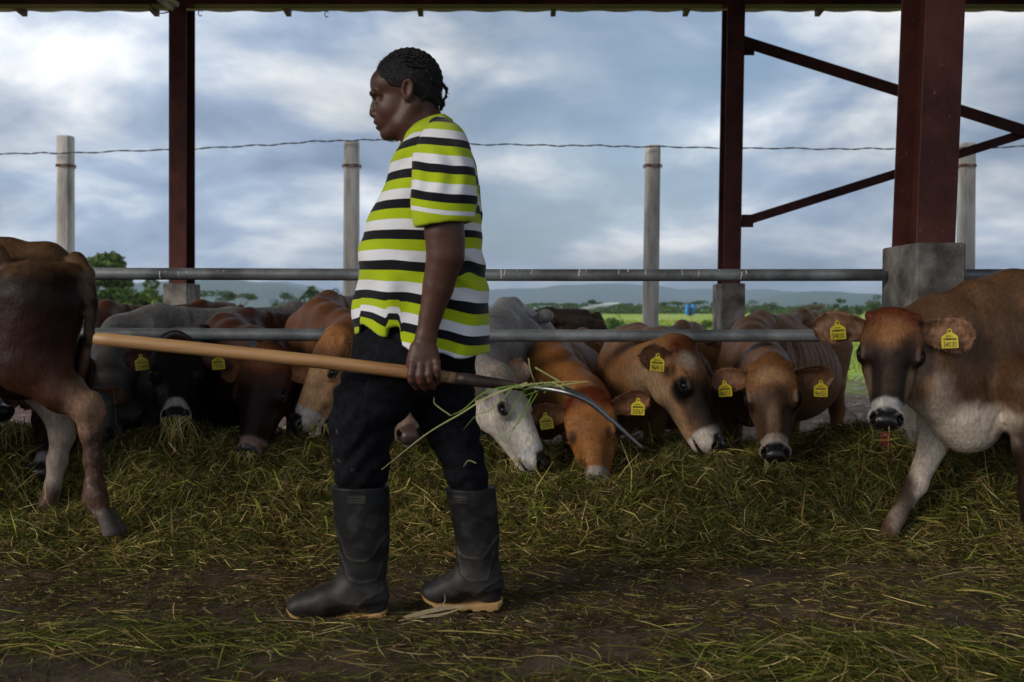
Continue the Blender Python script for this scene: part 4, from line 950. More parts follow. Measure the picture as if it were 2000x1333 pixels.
# ---- the cow walking in from the right, in front of the rail
if want('O'):
    S = Solid(); K = 4.15
    po = P(1745, 606, 3.98); mu = P(1730, 846, 3.76); hs = .97; hR = frame(po, mu, UPV(1745, .02, 1, .2))
    E = lambda u, v, Yq, ru, rv, ry, k=.07: S.ell(P(u, v, Yq), (ru*Yq/FPX, ry, rv*Yq/FPX), k)
    Q = lambda u, v, Yq: P(u, v, Yq)
    m_ = K/FPX
    E(2230, 690, 4.42, 330, 150, .30); E(1985, 660, 4.32, 120, 118, .20, .1); E(2150, 780, 4.42, 260, 110, .29)
    S.chain([Q(1905, 588, 4.25), Q(1975, 572, 4.32), Q(2120, 585, 4.4), Q(2500, 575, 4.5)], [.085, .065, .06, .06], .10)
    S.chain([Q(1778, 640, 4.14), Q(1835, 618, 4.2), Q(1905, 600, 4.26)], [.07, .075, .085], .08)
    S.chain([Q(1768, 655, 4.10), Q(1830, 650, 4.16), Q(1905, 655, 4.22)], [.085, .12, .15], .08)
    S.chain([Q(1760, 730, 4.08), Q(1815, 735, 4.12), Q(1900, 720, 4.2)], [.085, .12, .16], .08)
    E(1865, 790, 4.10, 62, 62, .11, .08); E(1892, 830, 4.10, 62, 56, .085, .06); E(1822, 745, 4.08, 48, 60, .09, .07)
    E(1975, 770, 4.15, 80, 75, .14, .08)
    S.chain([Q(1850, 770, 4.26), Q(1822, 870, 4.18), Q(1790, 945, 4.10), Q(1752, 1010, 4.04), Q(1738, 1035, 4.02)], [.092, .055, .040, .029, .036], .03)     # leg thrust forward
    S.cone(Q(1727, 1042, 4.0), Q(1743, 1045, 3.99), .024, .026, .015)
    S.chain([Q(2010, 760, 4.02), Q(2018, 880, 3.98), Q(2020, 970, 3.96), Q(2012, 1060, 3.95), Q(2000, 1085, 3.9)], [.13, .065, .05, .036, .05], .04)
    for ux in (2480, 2560):
        S.chain([Q(ux, 780, 4.3+(ux-2480)*.004), Q(ux+30, 900, 4.3+(ux-2480)*.004), Q(ux+10, 1040, 4.3+(ux-2480)*.004)], [.15, .06, .045], .05)
    head_prims(S, po, hR, hs)
    def ex(C, V, hp, nz):
        notface = 1-sstep(hp[:, 0], .0, .05)*(np.abs(hp[:, 1]) < .17)*(np.abs(hp[:, 2]+.1) < .16)
        wob = V+np.outer(nz*.03, [1, 1, 1])
        C = mixc(C, blob(wob, Q(1885, 845, 4.08), (.19, .3, .125), .25)*notface, (.58, .49, .40))
        C = mixc(C, blob(wob, Q(1805, 790, 4.05), (.10, .2, .14), .4)*notface*.7, (.42, .33, .26))
        C = mixc(C, blob(wob, Q(1795, 940, 4.1), (.17, .2, .36), .2), (.60, .50, .40))
        C = mixc(C, blob(wob, Q(1752, 940, 4.12), (.050, .2, .20), .5)*.95, (.06, .035, .022))
        C = mixc(C, blob(wob, Q(2010, 940, 4.0), (.10, .2, .45), .4), (.035, .02, .014))
        C = mixc(C, blob(wob, Q(1745, 1015, 4.02), (.07, .2, .05), .5)*.45, (.16, .10, .07))
        C = mixc(C, blob(hp+np.outer(nz*.008, [1, 1, 0]), (.10, 0, -.02), (.075, .10, .05), .45)*(1-sstep(nz, -.1, .6)*.5), (.30, .14, .06))
        C = mixc(C, blob(hp+np.outer(nz*.010, [1, 1, 0]), (.29, 0, -.03), (.10, .026, .05), .6)*.55, (.085, .050, .030)); C = mixc(C, blob(hp+np.outer(nz*.01, [1, 1, 0]), (.115, 0, -.02), (.07, .035, .05), .5)*.5, (.36, .20, .095))
        for g in (-1, 1): C = mixc(C, blob(hp+np.outer(nz*.01, [1, 1, 0]), (.17, g*.075, -.03), (.07, .03, .04), .5)*.55, (.028, .016, .011)); C = mixc(C, blob(hp, (.30, g*.082, -.09), (.09, .022, .04), .5)*.6, (.36, .24, .15))
        for g in (-1, 1): C = mixc(C, blob(hp, (.19, g*.128, -.095), (.05, .02, .03), .5)*.6, (.40, .28, .18))
        for g in (-1, 1): C = mixc(C, blob(hp, (.185, g*.124, -.044), (.040, .027, .028), .2), (.008, .006, .005))
        return C
    O_ = finish_cow('cow', 'brown cow with dark face standing inside the rail at the right, yellow tags reading 34030', S, po, hR, hs,
        coat_fn((.13, .068, .035), back=(.175, .098, .052), face=(.036, .020, .013), poll=(.16, .045, .018), seed=31, nose_ring=(.62, .58, .54), earin=(.42, .24, .15), cheek=(.32, .20, .12), extra=ex),
        tags=((1, '34030', .52, .030, .0), (-1, '34030', .50, .020, .0)), ears=((.02, .03, 1.12), (.0, .05, 1.12)), seed=31, group='cattle on the man\'s side of the rail', h=.008,
        hi=(2.9, 6, 3), grooves=[(Q(1958, 800, 4.02), Q(1928, 872, 4.02), .010, .010), (Q(1975, 815, 4.02), Q(1945, 862, 4.02), .007, .008), (Q(1928, 872, 4.02), Q(1880, 896, 4.04), .006, .009), (Q(1800, 700, 4.05), Q(1830, 800, 4.02), .008, .014), (Q(1780, 745, 4.0), Q(1800, 830, 3.98), .007, .010), (Q(1905, 590, 4.12), Q(1935, 700, 4.02), .006, .022), (Q(1945, 690, 4.0), Q(1985, 640, 4.02), .006, .016)], ground=(P(2000, 1085, 4.1)[0], 4.1, 0), ear_face=((0, -1, .1), (0, -1, .1)))
    m = MB(); rs = random.Random(3)
    for i in range(5):
        x0 = 1722+i*4; m.tube(smooth_curve([P(x0, 845, 3.74), P(x0+rs.uniform(-3, 3), 856, 3.74), P(x0+rs.uniform(-4, 4), 868+i*3, 3.745)], 5), .0015, 6)
    M['red'] = mat_simple('red_cord', (.20, .01, .02), (.32, .03, .04), 60, .6)
    tag(m.build('cord', M['red'], None, smooth=True), 'short red strands hanging from the mouth of the brown cow at the right', 'cord')
# ---- the dark cow at the left, only its hindquarters in the picture
if want('A'):
    S = Solid(); Q = P; Yc = 4.12
    E = lambda u, v, Yq, ru, rv, ry, k=.07: S.ell(P(u, v, Yq), (ru*Yq/FPX, ry, rv*Yq/FPX), k)
    E(20, 605, 4.15, 132, 112, .21); E(-240, 640, 4.15, 290, 150, .30, .1); E(-260, 720, 4.15, 250, 110, .28, .1)
    S.chain([Q(-420, 505, 4.15), Q(-150, 505, 4.15), Q(10, 502, 4.15), Q(95, 508, 4.15), Q(140, 528, 4.15)], [.06, .055, .058, .05, .04], .09)
    S.ell(Q(-15, 497, 3.97), (.060, .035, .05), .045); S.ell(Q(-15, 500, 4.32), (.075, .04, .05), .06)
    S.ell(Q(143, 545, 4.03), (.050, .04, .055), .035); S.ell(Q(142, 548, 4.26), (.055, .04, .06), .05)
    S.cone(Q(75, 590, 3.99), Q(55, 700, 3.98), .17, .14, .08); S.cone(Q(92, 600, 3.99), Q(92, 690, 3.98), .115, .09, .07)
    S.chain([Q(65, 712, 3.97), Q(122, 765, 3.96), Q(172, 798, 3.95), Q(178, 845, 3.95), Q(182, 900, 3.95), Q(185, 948, 3.94), Q(186, 975, 3.93), Q(202, 1008, 3.90)], [.128, .080, .053, .040, .031, .031, .041, .032], .035)
    S.cone(Q(180, 778, 3.95), Q(193, 806, 3.95), .028, .030, .02)
    S.cone(Q(75, 600, 4.33), Q(60, 720, 4.33), .16, .11, .08)
    S.chain([Q(70, 740, 4.33), Q(112, 800, 4.33), Q(122, 850, 4.34), Q(112, 900, 4.34), Q(103, 950, 4.34), Q(96, 985, 4.34), Q(78, 1020, 4.32)], [.10, .066, .050, .039, .033, .039, .034], .03)
    S.chain([Q(148, 508, 4.12), Q(171, 535, 4.05), Q(180, 590, 4.02), Q(174, 650, 4.02), Q(163, 710, 4.03), Q(158, 745, 4.03)], [.038, .029, .024, .021, .018, .015], .010)
    S.ell(Q(40, 740, 4.2), (.14, .10, .09), .05)
    for ux, yq in ((-620, 3.98), (-560, 4.3)): S.chain([Q(ux, 760, yq), Q(ux, 880, yq), Q(ux, 1040, yq)], [.13, .06, .045], .05)
    S.chain([Q(-480, 560, 4.15), Q(-620, 600, 4.1), Q(-760, 700, 4.0)], [.2, .17, .12], .08)
    po = Q(-790, 640, 4.0); hR = frame(po, Q(-900, 850, 3.9), (-.8, -.2, .3)); head_prims(S, po, hR, 1.0)
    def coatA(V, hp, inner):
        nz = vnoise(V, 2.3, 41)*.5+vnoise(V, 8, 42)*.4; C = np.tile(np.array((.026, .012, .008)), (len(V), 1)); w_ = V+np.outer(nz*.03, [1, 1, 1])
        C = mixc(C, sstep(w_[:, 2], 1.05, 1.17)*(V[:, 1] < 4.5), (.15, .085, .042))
        C = mixc(C, blob(w_, Q(60, 655, 3.9), (.16, .25, .14), .6)*.35, (.08, .026, .014))
        C = mixc(C, blob(w_, Q(135, 745, 3.95), (.26, .2, .12), .35)*.85, (.09, .036, .020))
        C = mixc(C, blob(w_, Q(172, 800, 3.92), (.09, .15, .12), .5), (.28, .17, .11))
        C = mixc(C, (V[:, 1] < 4.14)*(1-sstep(w_[:, 2], .42, .50))*(V[:, 0] > -2.1), (.105, .055, .036))
        spk = sstep(vnoise(V, 16, 44)+vnoise(V, 31, 45)*.6, .2, .5)*(V[:, 2] < .5)*(V[:, 1] < 4.14)
        C = mixc(C, spk*.55, (.05, .028, .022)); C = mixc(C, sstep(vnoise(V, 19, 46), .45, .7)*(V[:, 2] < .45)*(V[:, 1] < 4.14)*(V[:, 0] > Q(176, 900, 3.95)[0])*.45, (.27, .21, .18))
        far = (V[:, 1] > 4.2)*(1-sstep(w_[:, 2], .58, .66)); C = mixc(C, far, (.42, .34, .28))
        C = mixc(C, (V[:, 1] > 4.2)*(1-sstep(w_[:, 2], .12, .22)), (.14, .08, .06))
        # pale hairless strip between thigh and tail
        C = mixc(C, blob(w_, Q(178, 610, 4.02), (.020, .04, .26), .4)*.75, (.17, .11, .07))
        st = blob(w_, Q(146, 650, 4.07), (.030, .10, .20), .25)*(V[:, 0] > Q(124, 650, 4.0)[0]); C = mixc(C, st, (.40, .34, .32))
        C = mixc(C, blob(w_, Q(150, 580, 4.07), (.045, .12, .075), .4)*.7, (.22, .10, .07))
        return np.clip(C**1.12, .003, 1), np.zeros(len(V))
    def exA(root):
        M['hoof'] = mat_simple('hoof_horn', (.05, .04, .035), (.13, .105, .085), 14, .55, stretch=(1, 1, 3))
        for (u, v, Yq, an, lab) in ((210, 1026, 3.87, .5, 1), (222, 1024, 3.94, .5, 1), (66, 1034, 4.30, 2.6, 1)):
            H = Solid(); a = P(u-8*math.cos(an), v-20, Yq); b = P(u+8, v+12, Yq) if an < 1 else P(u-14, v+6, Yq); H.cone(a, b, .026, .036, .01); H.ell(b+(0, 0, -.045), (.09, .09, .028), .006, op='d')
            Vh, Fh = H.mesh(.005); mkmesh('hoof', Vh, Fh, M['hoof'], root)
        rs = np.random.RandomState(5); n = 900; p0 = P(163, 705, 4.10)+rs.normal(size=(n, 3))*.010; p0[:, 2] += rs.uniform(-.03, .1, n)
        V = []; 
        for q in range(n):
            e = p0[q]+np.array([rs.normal()*.02-.01, rs.normal()*.015, -rs.uniform(.08, .2)]); V += [p0[q]-(.0015, 0, 0), p0[q]+(.0015, 0, 0), e]
        mkmesh('tail_switch', np.array(V), np.arange(len(V)).reshape(-1, 3), M['blade'], root, np.tile(np.array((.03, .018, .012)), (len(V), 1)), smooth=False)
    finish_cow('cow', 'dark brown cow walking out at the left edge, seen from its rump and hind legs', S, po, hR, 1.0, coatA, ears=((-.1, .2, 1), (-.1, .2, 1)), seed=41, group='cattle on the man\'s side of the rail',
        h=.009, lo=(-4.6, 3.5, -.1), ground=(P(200, 1045, 4.0)[0], 4.1, 0), tuft=False, extra=exA)
# ------------------------------------------------------------------ the man
if want('man'):
    MY = 3.10; PX = MY/FPX
    Q = lambda u, v, dy=0.0: P(u, v, MY)+np.array([0, dy, 0])      # dy > 0 is away from the camera, in metres
    QN = lambda u, v, dy=0.0: P(u, v, MY+dy)                           # exact picture position at its own depth
    man = tag(empty('person', (P(790, 1200, MY)[0], MY, 0)), 'walking man in a lime, white and black striped polo shirt and black rubber boots', 'person')
    M['skin'] = mat_attr('dark_skin', 0.46, 130, 0.8, 1.2, 0.4, 0.0012, spec=0.32)
    # --- body: head, neck, trunk, arms and hands in one surface
    S = Solid(); e = lambda u, v, dy, ru, rv, ry, k=.015, op='u', R=None: S.ell(Q(u, v, dy), (ru*PX, ry, rv*PX), k, R, op)
    eN = lambda u, v, dy, ru, rv, ry, k=.015, op='u': S.ell(QN(u, v, dy), (ru*PX*.92, ry, rv*PX*.92), k, None, op)
    e(799, 163, 0, 60, 58, .078, .02); e(764, 166, 0, 41, 36, .064, .02); e(776, 214, 0, 41, 42, .058, .02)
    e(735, 187, -.026, 12, 7, .026, .008); e(735, 187, .026, 12, 7, .026, .008)
    S.chain([Q(733, 195), Q(730.5, 209), Q(729.5, 222)], [.0085, .0105, .0135], .005)
    for g in (-1, 1):
        e(734, 225, g*.0135, 8, 6.5, .009, .003); e(770, 214, g*.034, 27, 24, .024, .02)
        S.chain([Q(765, 258, g*.018), Q(790, 247, g*.038), Q(812, 212, g*.058)], [.021, .024, .022], .022)
        e(743, 197, g*.036, 10, 7.5, .014, .007, 'd'); e(745, 197.5, g*.031, 8.5, 7, .0135, .003)
        e(742, 191, g*.032, 10, 3.2, .017, .005); e(744, 205, g*.032, 9, 2.6, .015, .005)
    e(756, 238, 0, 24, 19, .036, .014); e(738.5, 239.5, 0, 9.5, 5, .022, .004); e(742, 250, 0, 8.5, 5.2, .020, .004); e(758, 263, 0, 15.5, 12, .026, .012)
    e(734, 245, 0, 13, 1.4, .028, .002, 'd'); e(726.5, 229, -.007, 4, 2.2, .004, .002, 'd')
    S.cone(Q(818, 215), Q(838, 285), .062, .070, .03); S.cone(Q(800, 240), Q(825, 290), .045, .06, .03)
    for g in (-1, 1):                                     # ears
        e(799, 189, g*.078, 9.5, 19, .010, .008); e(802, 187, g*.090, 11.5, 20.5, .0075, .005); e(800, 186, g*.101, 7.2, 14.5, .013, .002, 'd'); S.chain([Q(795, 200, g*.094), Q(793, 185, g*.095), Q(797, 173, g*.096), Q(806, 170, g*.097), Q(812, 178, g*.096), Q(811, 190, g*.094), Q(805, 202, g*.091)], [.0026, .003, .0034, .0036, .0036, .0034, .003], .002); S.chain([Q(803, 178, g*.090), Q(805, 188, g*.091), Q(801, 197, g*.089)], [.003, .003, .003], .002); e(792, 192, g*.087, 4, 5, .006, .004); e(799, 205, g*.087, 6, 6, .006, .006)
    e(840, 400, 0, 75, 100, .13, .06); e(835, 560, 0, 100, 100, .13, .06); S.cone(Q(852, 310, -.11), Q(852, 310, .11), .05, .05, .05); e(812, 690, 0, 66, 60, .12, .06)
    for sx, sy in (((724, 1130), -.04), ((934, 1120), .04)): S.chain([Q(800, 720, sy), Q(sx[0]-18, 900, sy), Q(*sx, sy)], [.06, .04, .028], .03)
    fl = (np.array([0, 1.0, 0]), .82)
    # near arm (his left)
    ay = -.245
    S.chain([QN(862, 310, -.19), QN(868, 400, ay), QN(868, 455, ay), QN(869, 500, ay), QN(856, 560, ay+.01), QN(841, 618, ay+.015), QN(833, 655, ay+.015)], [.045, .0570, .0565, .0530, .045, .0335, .0300], .004, fl)
    S.cone(QN(880, 475, ay), QN(882, 500, ay), .034, .030, .02)
    # hand gripping the handle: four fingers over it, thumb on the palm side
    S.cone(QN(831, 668, ay+.012), QN(826, 700, ay+.005), .028, .033, .015, 'u', (np.array([0, 1.0, 0]), .68)); eN(827, 700, ay+.002, 29, 27, .022, .012)
    S.cone(QN(814, 680, ay+.01), QN(806, 712, ay+.006), .019, .019, .012); eN(845, 700, ay+.01, 13, 26, .018, .010)
    fork_a, fork_b = QN(188, 662, ay+.018), QN(1030, 757, ay+.018)
    for (uk, vk, um, vm, ut, vt, r_) in ((806, 716, 804, 742, 814, 755, .0118), (823, 716, 822, 745, 830, 757, .0120), (839, 714, 839, 743, 845, 755, .0112), (853, 709, 855, 732, 855, 746, .0100)):
        S.chain([QN(uk, vk-4, ay-.010), QN(um-1, vm-10, ay-.018), QN(um, vm, ay-.014), QN(ut, vt, ay+.010), QN(ut-1, vt-6, ay+.034)], [r_*1.05, r_*1.0, r_*.95, r_*.9, r_*.8], .0035)
        S.ell(QN(uk, vk-2, ay-.014), (.011, .009, .010), .006)
    S.chain([QN(812, 690, ay+.03), QN(802, 712, ay+.045), QN(806, 738, ay+.046), QN(818, 748, ay+.042)], [.015, .0135, .0115, .0095], .006)
    # far arm, hand at the trouser pocket
    S.chain([Q(862, 310, .19), Q(868, 400, .235), Q(866, 490, .24), Q(800, 580, .235), Q(730, 650, .21)], [.060, .055, .045, .038, .028], .02)
    S.cone(Q(722, 660, .20), Q(704, 678, .185), .026, .024, .012)
    for i, (a, b, c) in enumerate((((700, 668), (688, 674), (684, 681)), ((699, 676), (689, 684), (687, 692)), ((702, 684), (692, 692), (691, 700)), ((705, 692), (697, 700), (696, 706)))):
        S.chain([Q(*a, .18-.004*i), Q(*b, .175-.004*i), Q(*c, .165-.004*i)], [.0100, .0092, .008], .003)
    S.chain([Q(712, 668, .175), Q(700, 688, .155), Q(697, 698, .150)], [.012, .0105, .009], .004)
    S.disp = lambda p: .0006*vnoise(p, 9, 3)
    V, F = S.mesh(.0042)
    nz = vnoise(V, 8, 51)*.5+vnoise(V, 20, 52)*.3; C = np.tile(np.array((.075, .031, .020)), (len(V), 1)); C *= (1+.12*nz)[:, None]
    C = mixc(C, blob(V, Q(770, 215, -.06), (.04, .05, .05), .6)*.35, (.13, .058, .038))
    C = mixc(C, blob(V, Q(800, 189, -.095), (.018, .02, .03), .5)*.5, (.15, .062, .040))
    for g in (-1, 1): C = mixc(C, blob(V, Q(737, 185, g*.03), (.020, .022, .0042), .4)*.75, (.012, .008, .007))
    C = mixc(C, blob(V, Q(733, 245, 0), (.022, .03, .0125), .3)*.5, (.075, .028, .024))
    C = mixc(C, blob(V, Q(842, 470, -.25), (.02, .1, .3), .6)*.25, (.11, .05, .032)); C = mixc(C, (V[:, 2] < P(0, 735, MY-.26)[2])*(V[:, 2] > .6)*.35, (.12, .05, .033))
    mkmesh('body', V, F, M['skin'], man, C)
    m_eye = mat_simple('eye_wet', (.02, .012, .010), (.10, .08, .07), 260, .1, bstr=0)
    for g in (-1, 1):
        mb = MB(); c = Q(744.5, 197.5, g*.030); nn = 14
        V = [c+.0118*np.array((math.sin(math.pi*a/8)*math.cos(2*math.pi*j/nn), math.cos(math.pi*a/8), math.sin(math.pi*a/8)*math.sin(2*math.pi*j/nn))) for a in range(9) for j in range(nn)]
        mb.add(V, [(a*nn+j, a*nn+(j+1) % nn, (a+1)*nn+(j+1) % nn, (a+1)*nn+j) for a in range(8) for j in range(nn)]); mb.build('eye', m_eye, man, smooth=True)
    # --- hair: close cropped rows with short plaits at the nape
    Hh = Solid(); h_ = lambda u, v, dy, ru, rv, ry, k=.015, op='u': Hh.ell(Q(u, v, dy), (ru*PX, ry, rv*PX), k, None, op)
    h_(800, 160, 0, 62, 61, .0835, .02); h_(772, 160, 0, 40, 46, .070, .02); h_(826, 190, 0, 36, 30, .072, .02)
    def face_cut(p):                                       # skin side: in front of the hairline
        q = (p-Q(0, 0))*1.0; uu = 1000+p[:, 0]/PX; vv = 605-(p[:, 2]-CAMH)/PX
        line = np.interp(vv, [90, 122, 148, 168, 182, 190, 204, 212, 222, 250], [715, 733, 741, 752, 772, 812, 815, 822, 835, 850])
        return (uu-line)*PX*.9
    Hh.fn(face_cut, Q(740, 200), .30, .006, 'd')
    def clumps(p):
        uu = (p[:, 0]-Q(800, 160)[0]); ww = p[:, 1]; zz = (p[:, 2]-Q(800, 160)[2]); an = np.arctan2(zz, -uu); r_ = np.arctan2(ww, np.sqrt(uu**2+zz**2))
        return .0042*np.abs(np.sin(r_*13+.35*np.sin(an*4)))**.6-.0035-.0009*np.sin(an*60+4*np.sin(r_*30))-.0014*vnoise(p, 22, 2)
    Hh.disp = clumps
    Hh.chain([Q(856, 163), Q(866, 166), Q(872, 176), Q(871, 190), Q(864, 198), Q(856, 196)], [.0062, .006, .0055, .0055, .005, .0045], .003)
    Hh.chain([Q(850, 190, -.03), Q(858, 205, -.03), Q(852, 216, -.03)], [.009, .008, .006], .004); Hh.chain([Q(852, 185, .03), Q(864, 200, .02), Q(860, 212, .02)], [.009, .008, .006], .004)
    Hh.chain([Q(830, 200, -.062), Q(820, 215, -.064), Q(810, 219, -.064), Q(804, 214, -.064)], [.010, .008, .005, .004], .004)
    V, F = Hh.mesh(.0036); M['hair'] = mat_simple('black_hair', (.004, .0035, .0035), (.012, .010, .009), 60, .6, spec=.3, bstr=.8, bdist=.004, bscale=260)
    hair = mkmesh('hair', V, F, M['hair'], man)
    rs = np.random.RandomState(4); idx = rs.choice(len(V), 12000); pv = V[idx]; dd = pv-Q(800, 165); dd /= np.linalg.norm(dd, axis=1)[:, None]
    aV, aF = fringe(pv-dd*.001, dd+rs.normal(size=dd.shape)*1.2, .003, 3, .0008); o = mkmesh('loose_hair', aV, aF, M['hair'], man, smooth=False)
    mb = MB(); hc = Q(800, 160); rng = random.Random(3)
    for sg in (-1, 1):
        for r_i in range(8):
            ph = math.radians(4+r_i*9.5); t0 = math.radians(27+58*math.sin(ph)**1.5); t1 = math.radians(200-r_i*1.5); n_ = 64; pts = []; rad = []
            for k in range(n_+1):
                th = t0+(t1-t0)*k/n_; wob = .0012*math.sin(k*.5+r_i*2); lat = math.sin(ph)*(1-.35*max(0, (th-2.2)/1.3)); cr = math.sqrt(1-lat*lat)
                pts.append((hc[0]-.0985*cr*math.cos(th), hc[1]+sg*(.0835*lat+wob), hc[2]+.0975*cr*math.sin(th))); rad.append((.0056+.0014*math.sin(k*1.55+r_i))*(1-.5*max(0, 1-k/3)))
            mb.tube(pts, rad, 8)
    mb.build('braids', M['hair'], man, smooth=True)
    # --- shirt
    prof = [(236, 834, 876, .066), (262, 806, 893, .098), (285, 788, 912, .158), (310, 774, 927, .195), (350, 760, 936, .205), (400, 737, 938, .200), (455, 712, 941, .198), (510, 701, 945, .198), (560, 697, 953, .198), (620, 693, 961, .20), (700, 690, 963, .205)]
    zt = [P(0, p[0], MY)[2] for p in prof][::-1]; cxs = [((p[1]+p[2])/2-1000)*PX for p in prof][::-1]; rxs = [(p[2]-p[1])/2*PX for p in prof][::-1]; rys = [p[3] for p in prof][::-1]
    def torso(p, infl=0.0):
        cx = np.interp(p[:, 2], zt, cxs); rx = np.interp(p[:, 2], zt, rxs)+infl; ry = np.interp(p[:, 2], zt, rys)+infl
        q = (np.abs((p[:, 0]-cx)/rx)**2.25+np.abs(p[:, 1]-MY)**2.25/ry**2.25)**(1/2.25); return (q-1)*np.minimum(rx, ry)*.9
    def uv(p): return 1000+p[:, 0]/PX, 605-(p[:, 2]-CAMH)/PX+0*p[:, 0]
    H_U = [640, 688, 713, 714, 742, 770, 772, 794, 796, 830, 880, 965]; H_V = [658, 661, 655, 635, 641, 655, 640, 641, 674, 684, 691, 694]
    def tor(p):
        d = torso(p); uu, vv = uv(p)
        hem = np.interp(uu, H_U, H_V); top = 258-(uu-800)*.28
        d = np.maximum(d, (vv-hem)*PX); return np.maximum(d, -(vv-np.clip(top, 232, 262))*PX)
    T_ = Solid(); T_.fn(tor, Q(826, 460), .42, 0)
    def folds(p):
        uu, vv = uv(p); near = (p[:, 1] < MY)
        a = (uu-900)/60; f1 = np.sin((vv-.55*uu)/8.5+1.2*np.sin(uu/31))*np.exp(-((uu-915)/42)**2-((vv-530)/60)**2)*.0065
        f2 = np.sin((uu+.45*vv)/13+np.sin(vv/40))*sstep(vv, 480, 640)*.0050; f3 = np.sin((uu*.8+vv)/14)*np.exp(-((uu-785)/30)**2-((vv-330)/70)**2)*.005
        f4 = .0045*np.sin((uu-.9*vv)/16+1+np.sin(vv/30))*np.exp(-((vv-540)/110)**2)*(1-sstep(uu, 780, 830))+.004*np.sin((uu*.7+vv)/11)*np.exp(-((uu-905)/30)**2-((vv-420)/50)**2)
        return 1.4*(f1+f2+f3+f4)+.0022*vnoise(p, 2.4, 7)
    T_.disp = folds
    V, F = T_.mesh(.0052, relax=2)
    uu, vv = uv(V)
    sag = 30*sstep(vv, 455, 650)*sstep(uu, 770, 945)-8*sstep(vv, 440, 470)*(1-sstep(vv, 480, 560))*sstep(uu, 850, 940)+.42*np.clip(345-vv, 0, 120)*(uu-770)/100*(uu > 770)*-.62
    wav = 9*np.exp(-((uu-915)/36)**2-((vv-535)/45)**2)*np.sin(uu/9)*.35+1.5*np.sin(uu/40+vv/60)
    hemv = np.interp(uu, H_U, H_V); lift = (661-hemv)*sstep(vv, 575, 628)*(1-sstep(uu, 790, 800))*(V[:, 1] < MY)
    sv = (vv-sag+wav+lift-404+folds(V)*170)/55.4
    m, nt, bs = newmat('striped_jersey'); a = nd(nt, 'ShaderNodeAttribute', attribute_name='sv'); fr = nd(nt, 'ShaderNodeMath', operation='FRACT'); lk(nt, a, 'Fac', fr, 0)
    GRN, WHT, BLK = (.40, .50, .008), (.74, .74, .76), (.007, .007, .009)
    r = ramp(nt, [(0, BLK), (.305, GRN), (.655, WHT)], 'CONSTANT'); lk(nt, fr, 0, r, 0)
    n = objnoise(nt, 900, 2, .5, stretch=(1, 1, .3)); rr = ramp(nt, [(.3, .88), (.7, 1.06)]); lk(nt, n, 0, rr, 0); mu_ = nd(nt, 'ShaderNodeMixRGB', blend_type='MULTIPLY', i_Fac=1.0); lk(nt, r, 0, mu_, 1); lk(nt, rr, 0, mu_, 2); lk(nt, mu_, 0, bs, 'Base Color')
    bs.inputs['Roughness'].default_value = .9; bs.inputs['Specular IOR Level'].default_value = .15; bs.inputs['Sheen Weight'].default_value = .15
    n2 = objnoise(nt, 45, 5, .6, stretch=(1, 1, 1.8)); b1 = bump(nt, n2, 0, bs, .25, .006); bump(nt, n, 0, bs, .2, .001, b1); M['jersey'] = m
    shirt = mkmesh('polo_shirt', V, F, M['jersey'], man, attrs={'sv': sv})
    def child(o, par):
        o.parent = par; return o
    for g in (-1, 1):
        A = Solid(); yy = lambda t: g*(.17+.075*t)
        pts = [(862, 262, .085, .040), (870, 296, .130, .066), (873, 322, .165, .078), (876, 359, .205, .090), (878, 401, .232, .088), (876, 433, .245, .0775), (875, 450, .248, .0745)]
        for p, q in zip(pts[:-1], pts[1:]): A.cone(Q(p[0], p[1], g*p[2]), Q(q[0], q[1], g*q[2]), p[3], q[3], .03, 'u', (np.array([0, 1.0, 0]), .80))
        zc_ = P(0, 440, MY-.245)[2]
        A.fn(lambda p: (p[:, 2]-(zc_-.0+(p[:, 0]-QN(864, 0, -.245)[0])*.10))+0.0, Q(875, 530, g*.25), .34, .004, 'd')
        A.chain([Q(864, 430, g*.25), Q(865, 500, g*.25)], [.062, .062], 0) if 0 else None
        A.cone(Q(878, 425, g*.247), Q(878, 480, g*.25), .067, .067, .004, 'd', (np.array([0, 1.0, 0]), .80))
        A.disp = lambda p: .0045*np.sin((p[:, 0]*1.0+p[:, 2]*.25)*95+2*np.sin(p[:, 2]*22))*sstep(-p[:, 2], -1.46, -1.34)*sstep(p[:, 2], 1.245, 1.29)+.002*vnoise(p, 3, 9)
        V, F = A.mesh(.0052, relax=2); uu, vv = uv(V)
        uu = 1000+V[:, 0]/((MY-.245)/FPX); vv = 605-(V[:, 2]-CAMH)/((MY-.245)/FPX); vv = vv-(uu-864)*.10+7*((uu-866)/65)**2
        s_ = np.where(vv < 384, (vv-384)/57.0, np.interp(vv, [384, 401, 414.5, 418.5, 421.5, 425.5, 445], [0, .30, .58, .80, .80, .58, .5]))
        child(mkmesh('sleeve', V, F, M['jersey'], None, attrs={'sv': s_}), shirt)
    M['lime'] = mat_simple('lime_rib_cloth', (.32, .42, .010), (.40, .50, .014), 60, .9, bstr=.3, bdist=.002, bscale=500)
    # collar: folded band standing round the neck
    V = []; nn = 48; rings = [((830, 248), 36, .073, 0), ((832, 243), 38.5, .079, .004), ((836, 252), 47, .096, 0), ((838, 268), 52, .114, 0)]
    for k, ((cu, cv), ru, ry, _) in enumerate(rings):
        for j in range(nn):
            a = 2*math.pi*j/nn; ca, sa = math.cos(a), math.sin(a); tilt = -ca*17 if k < 2 else -ca*17
            vq = cv+tilt*-1*-1 + (6*max(0, -ca)**3 if k == 3 else 0)
            V.append(Q(cu+ru*ca, vq, ry*sa))
    V = np.array(V); F = [(k*nn+j, k*nn+(j+1) % nn, (k+1)*nn+(j+1) % nn, (k+1)*nn+j) for k in range(3) for j in range(nn) if not (k >= 1 and j in (23, 24))]
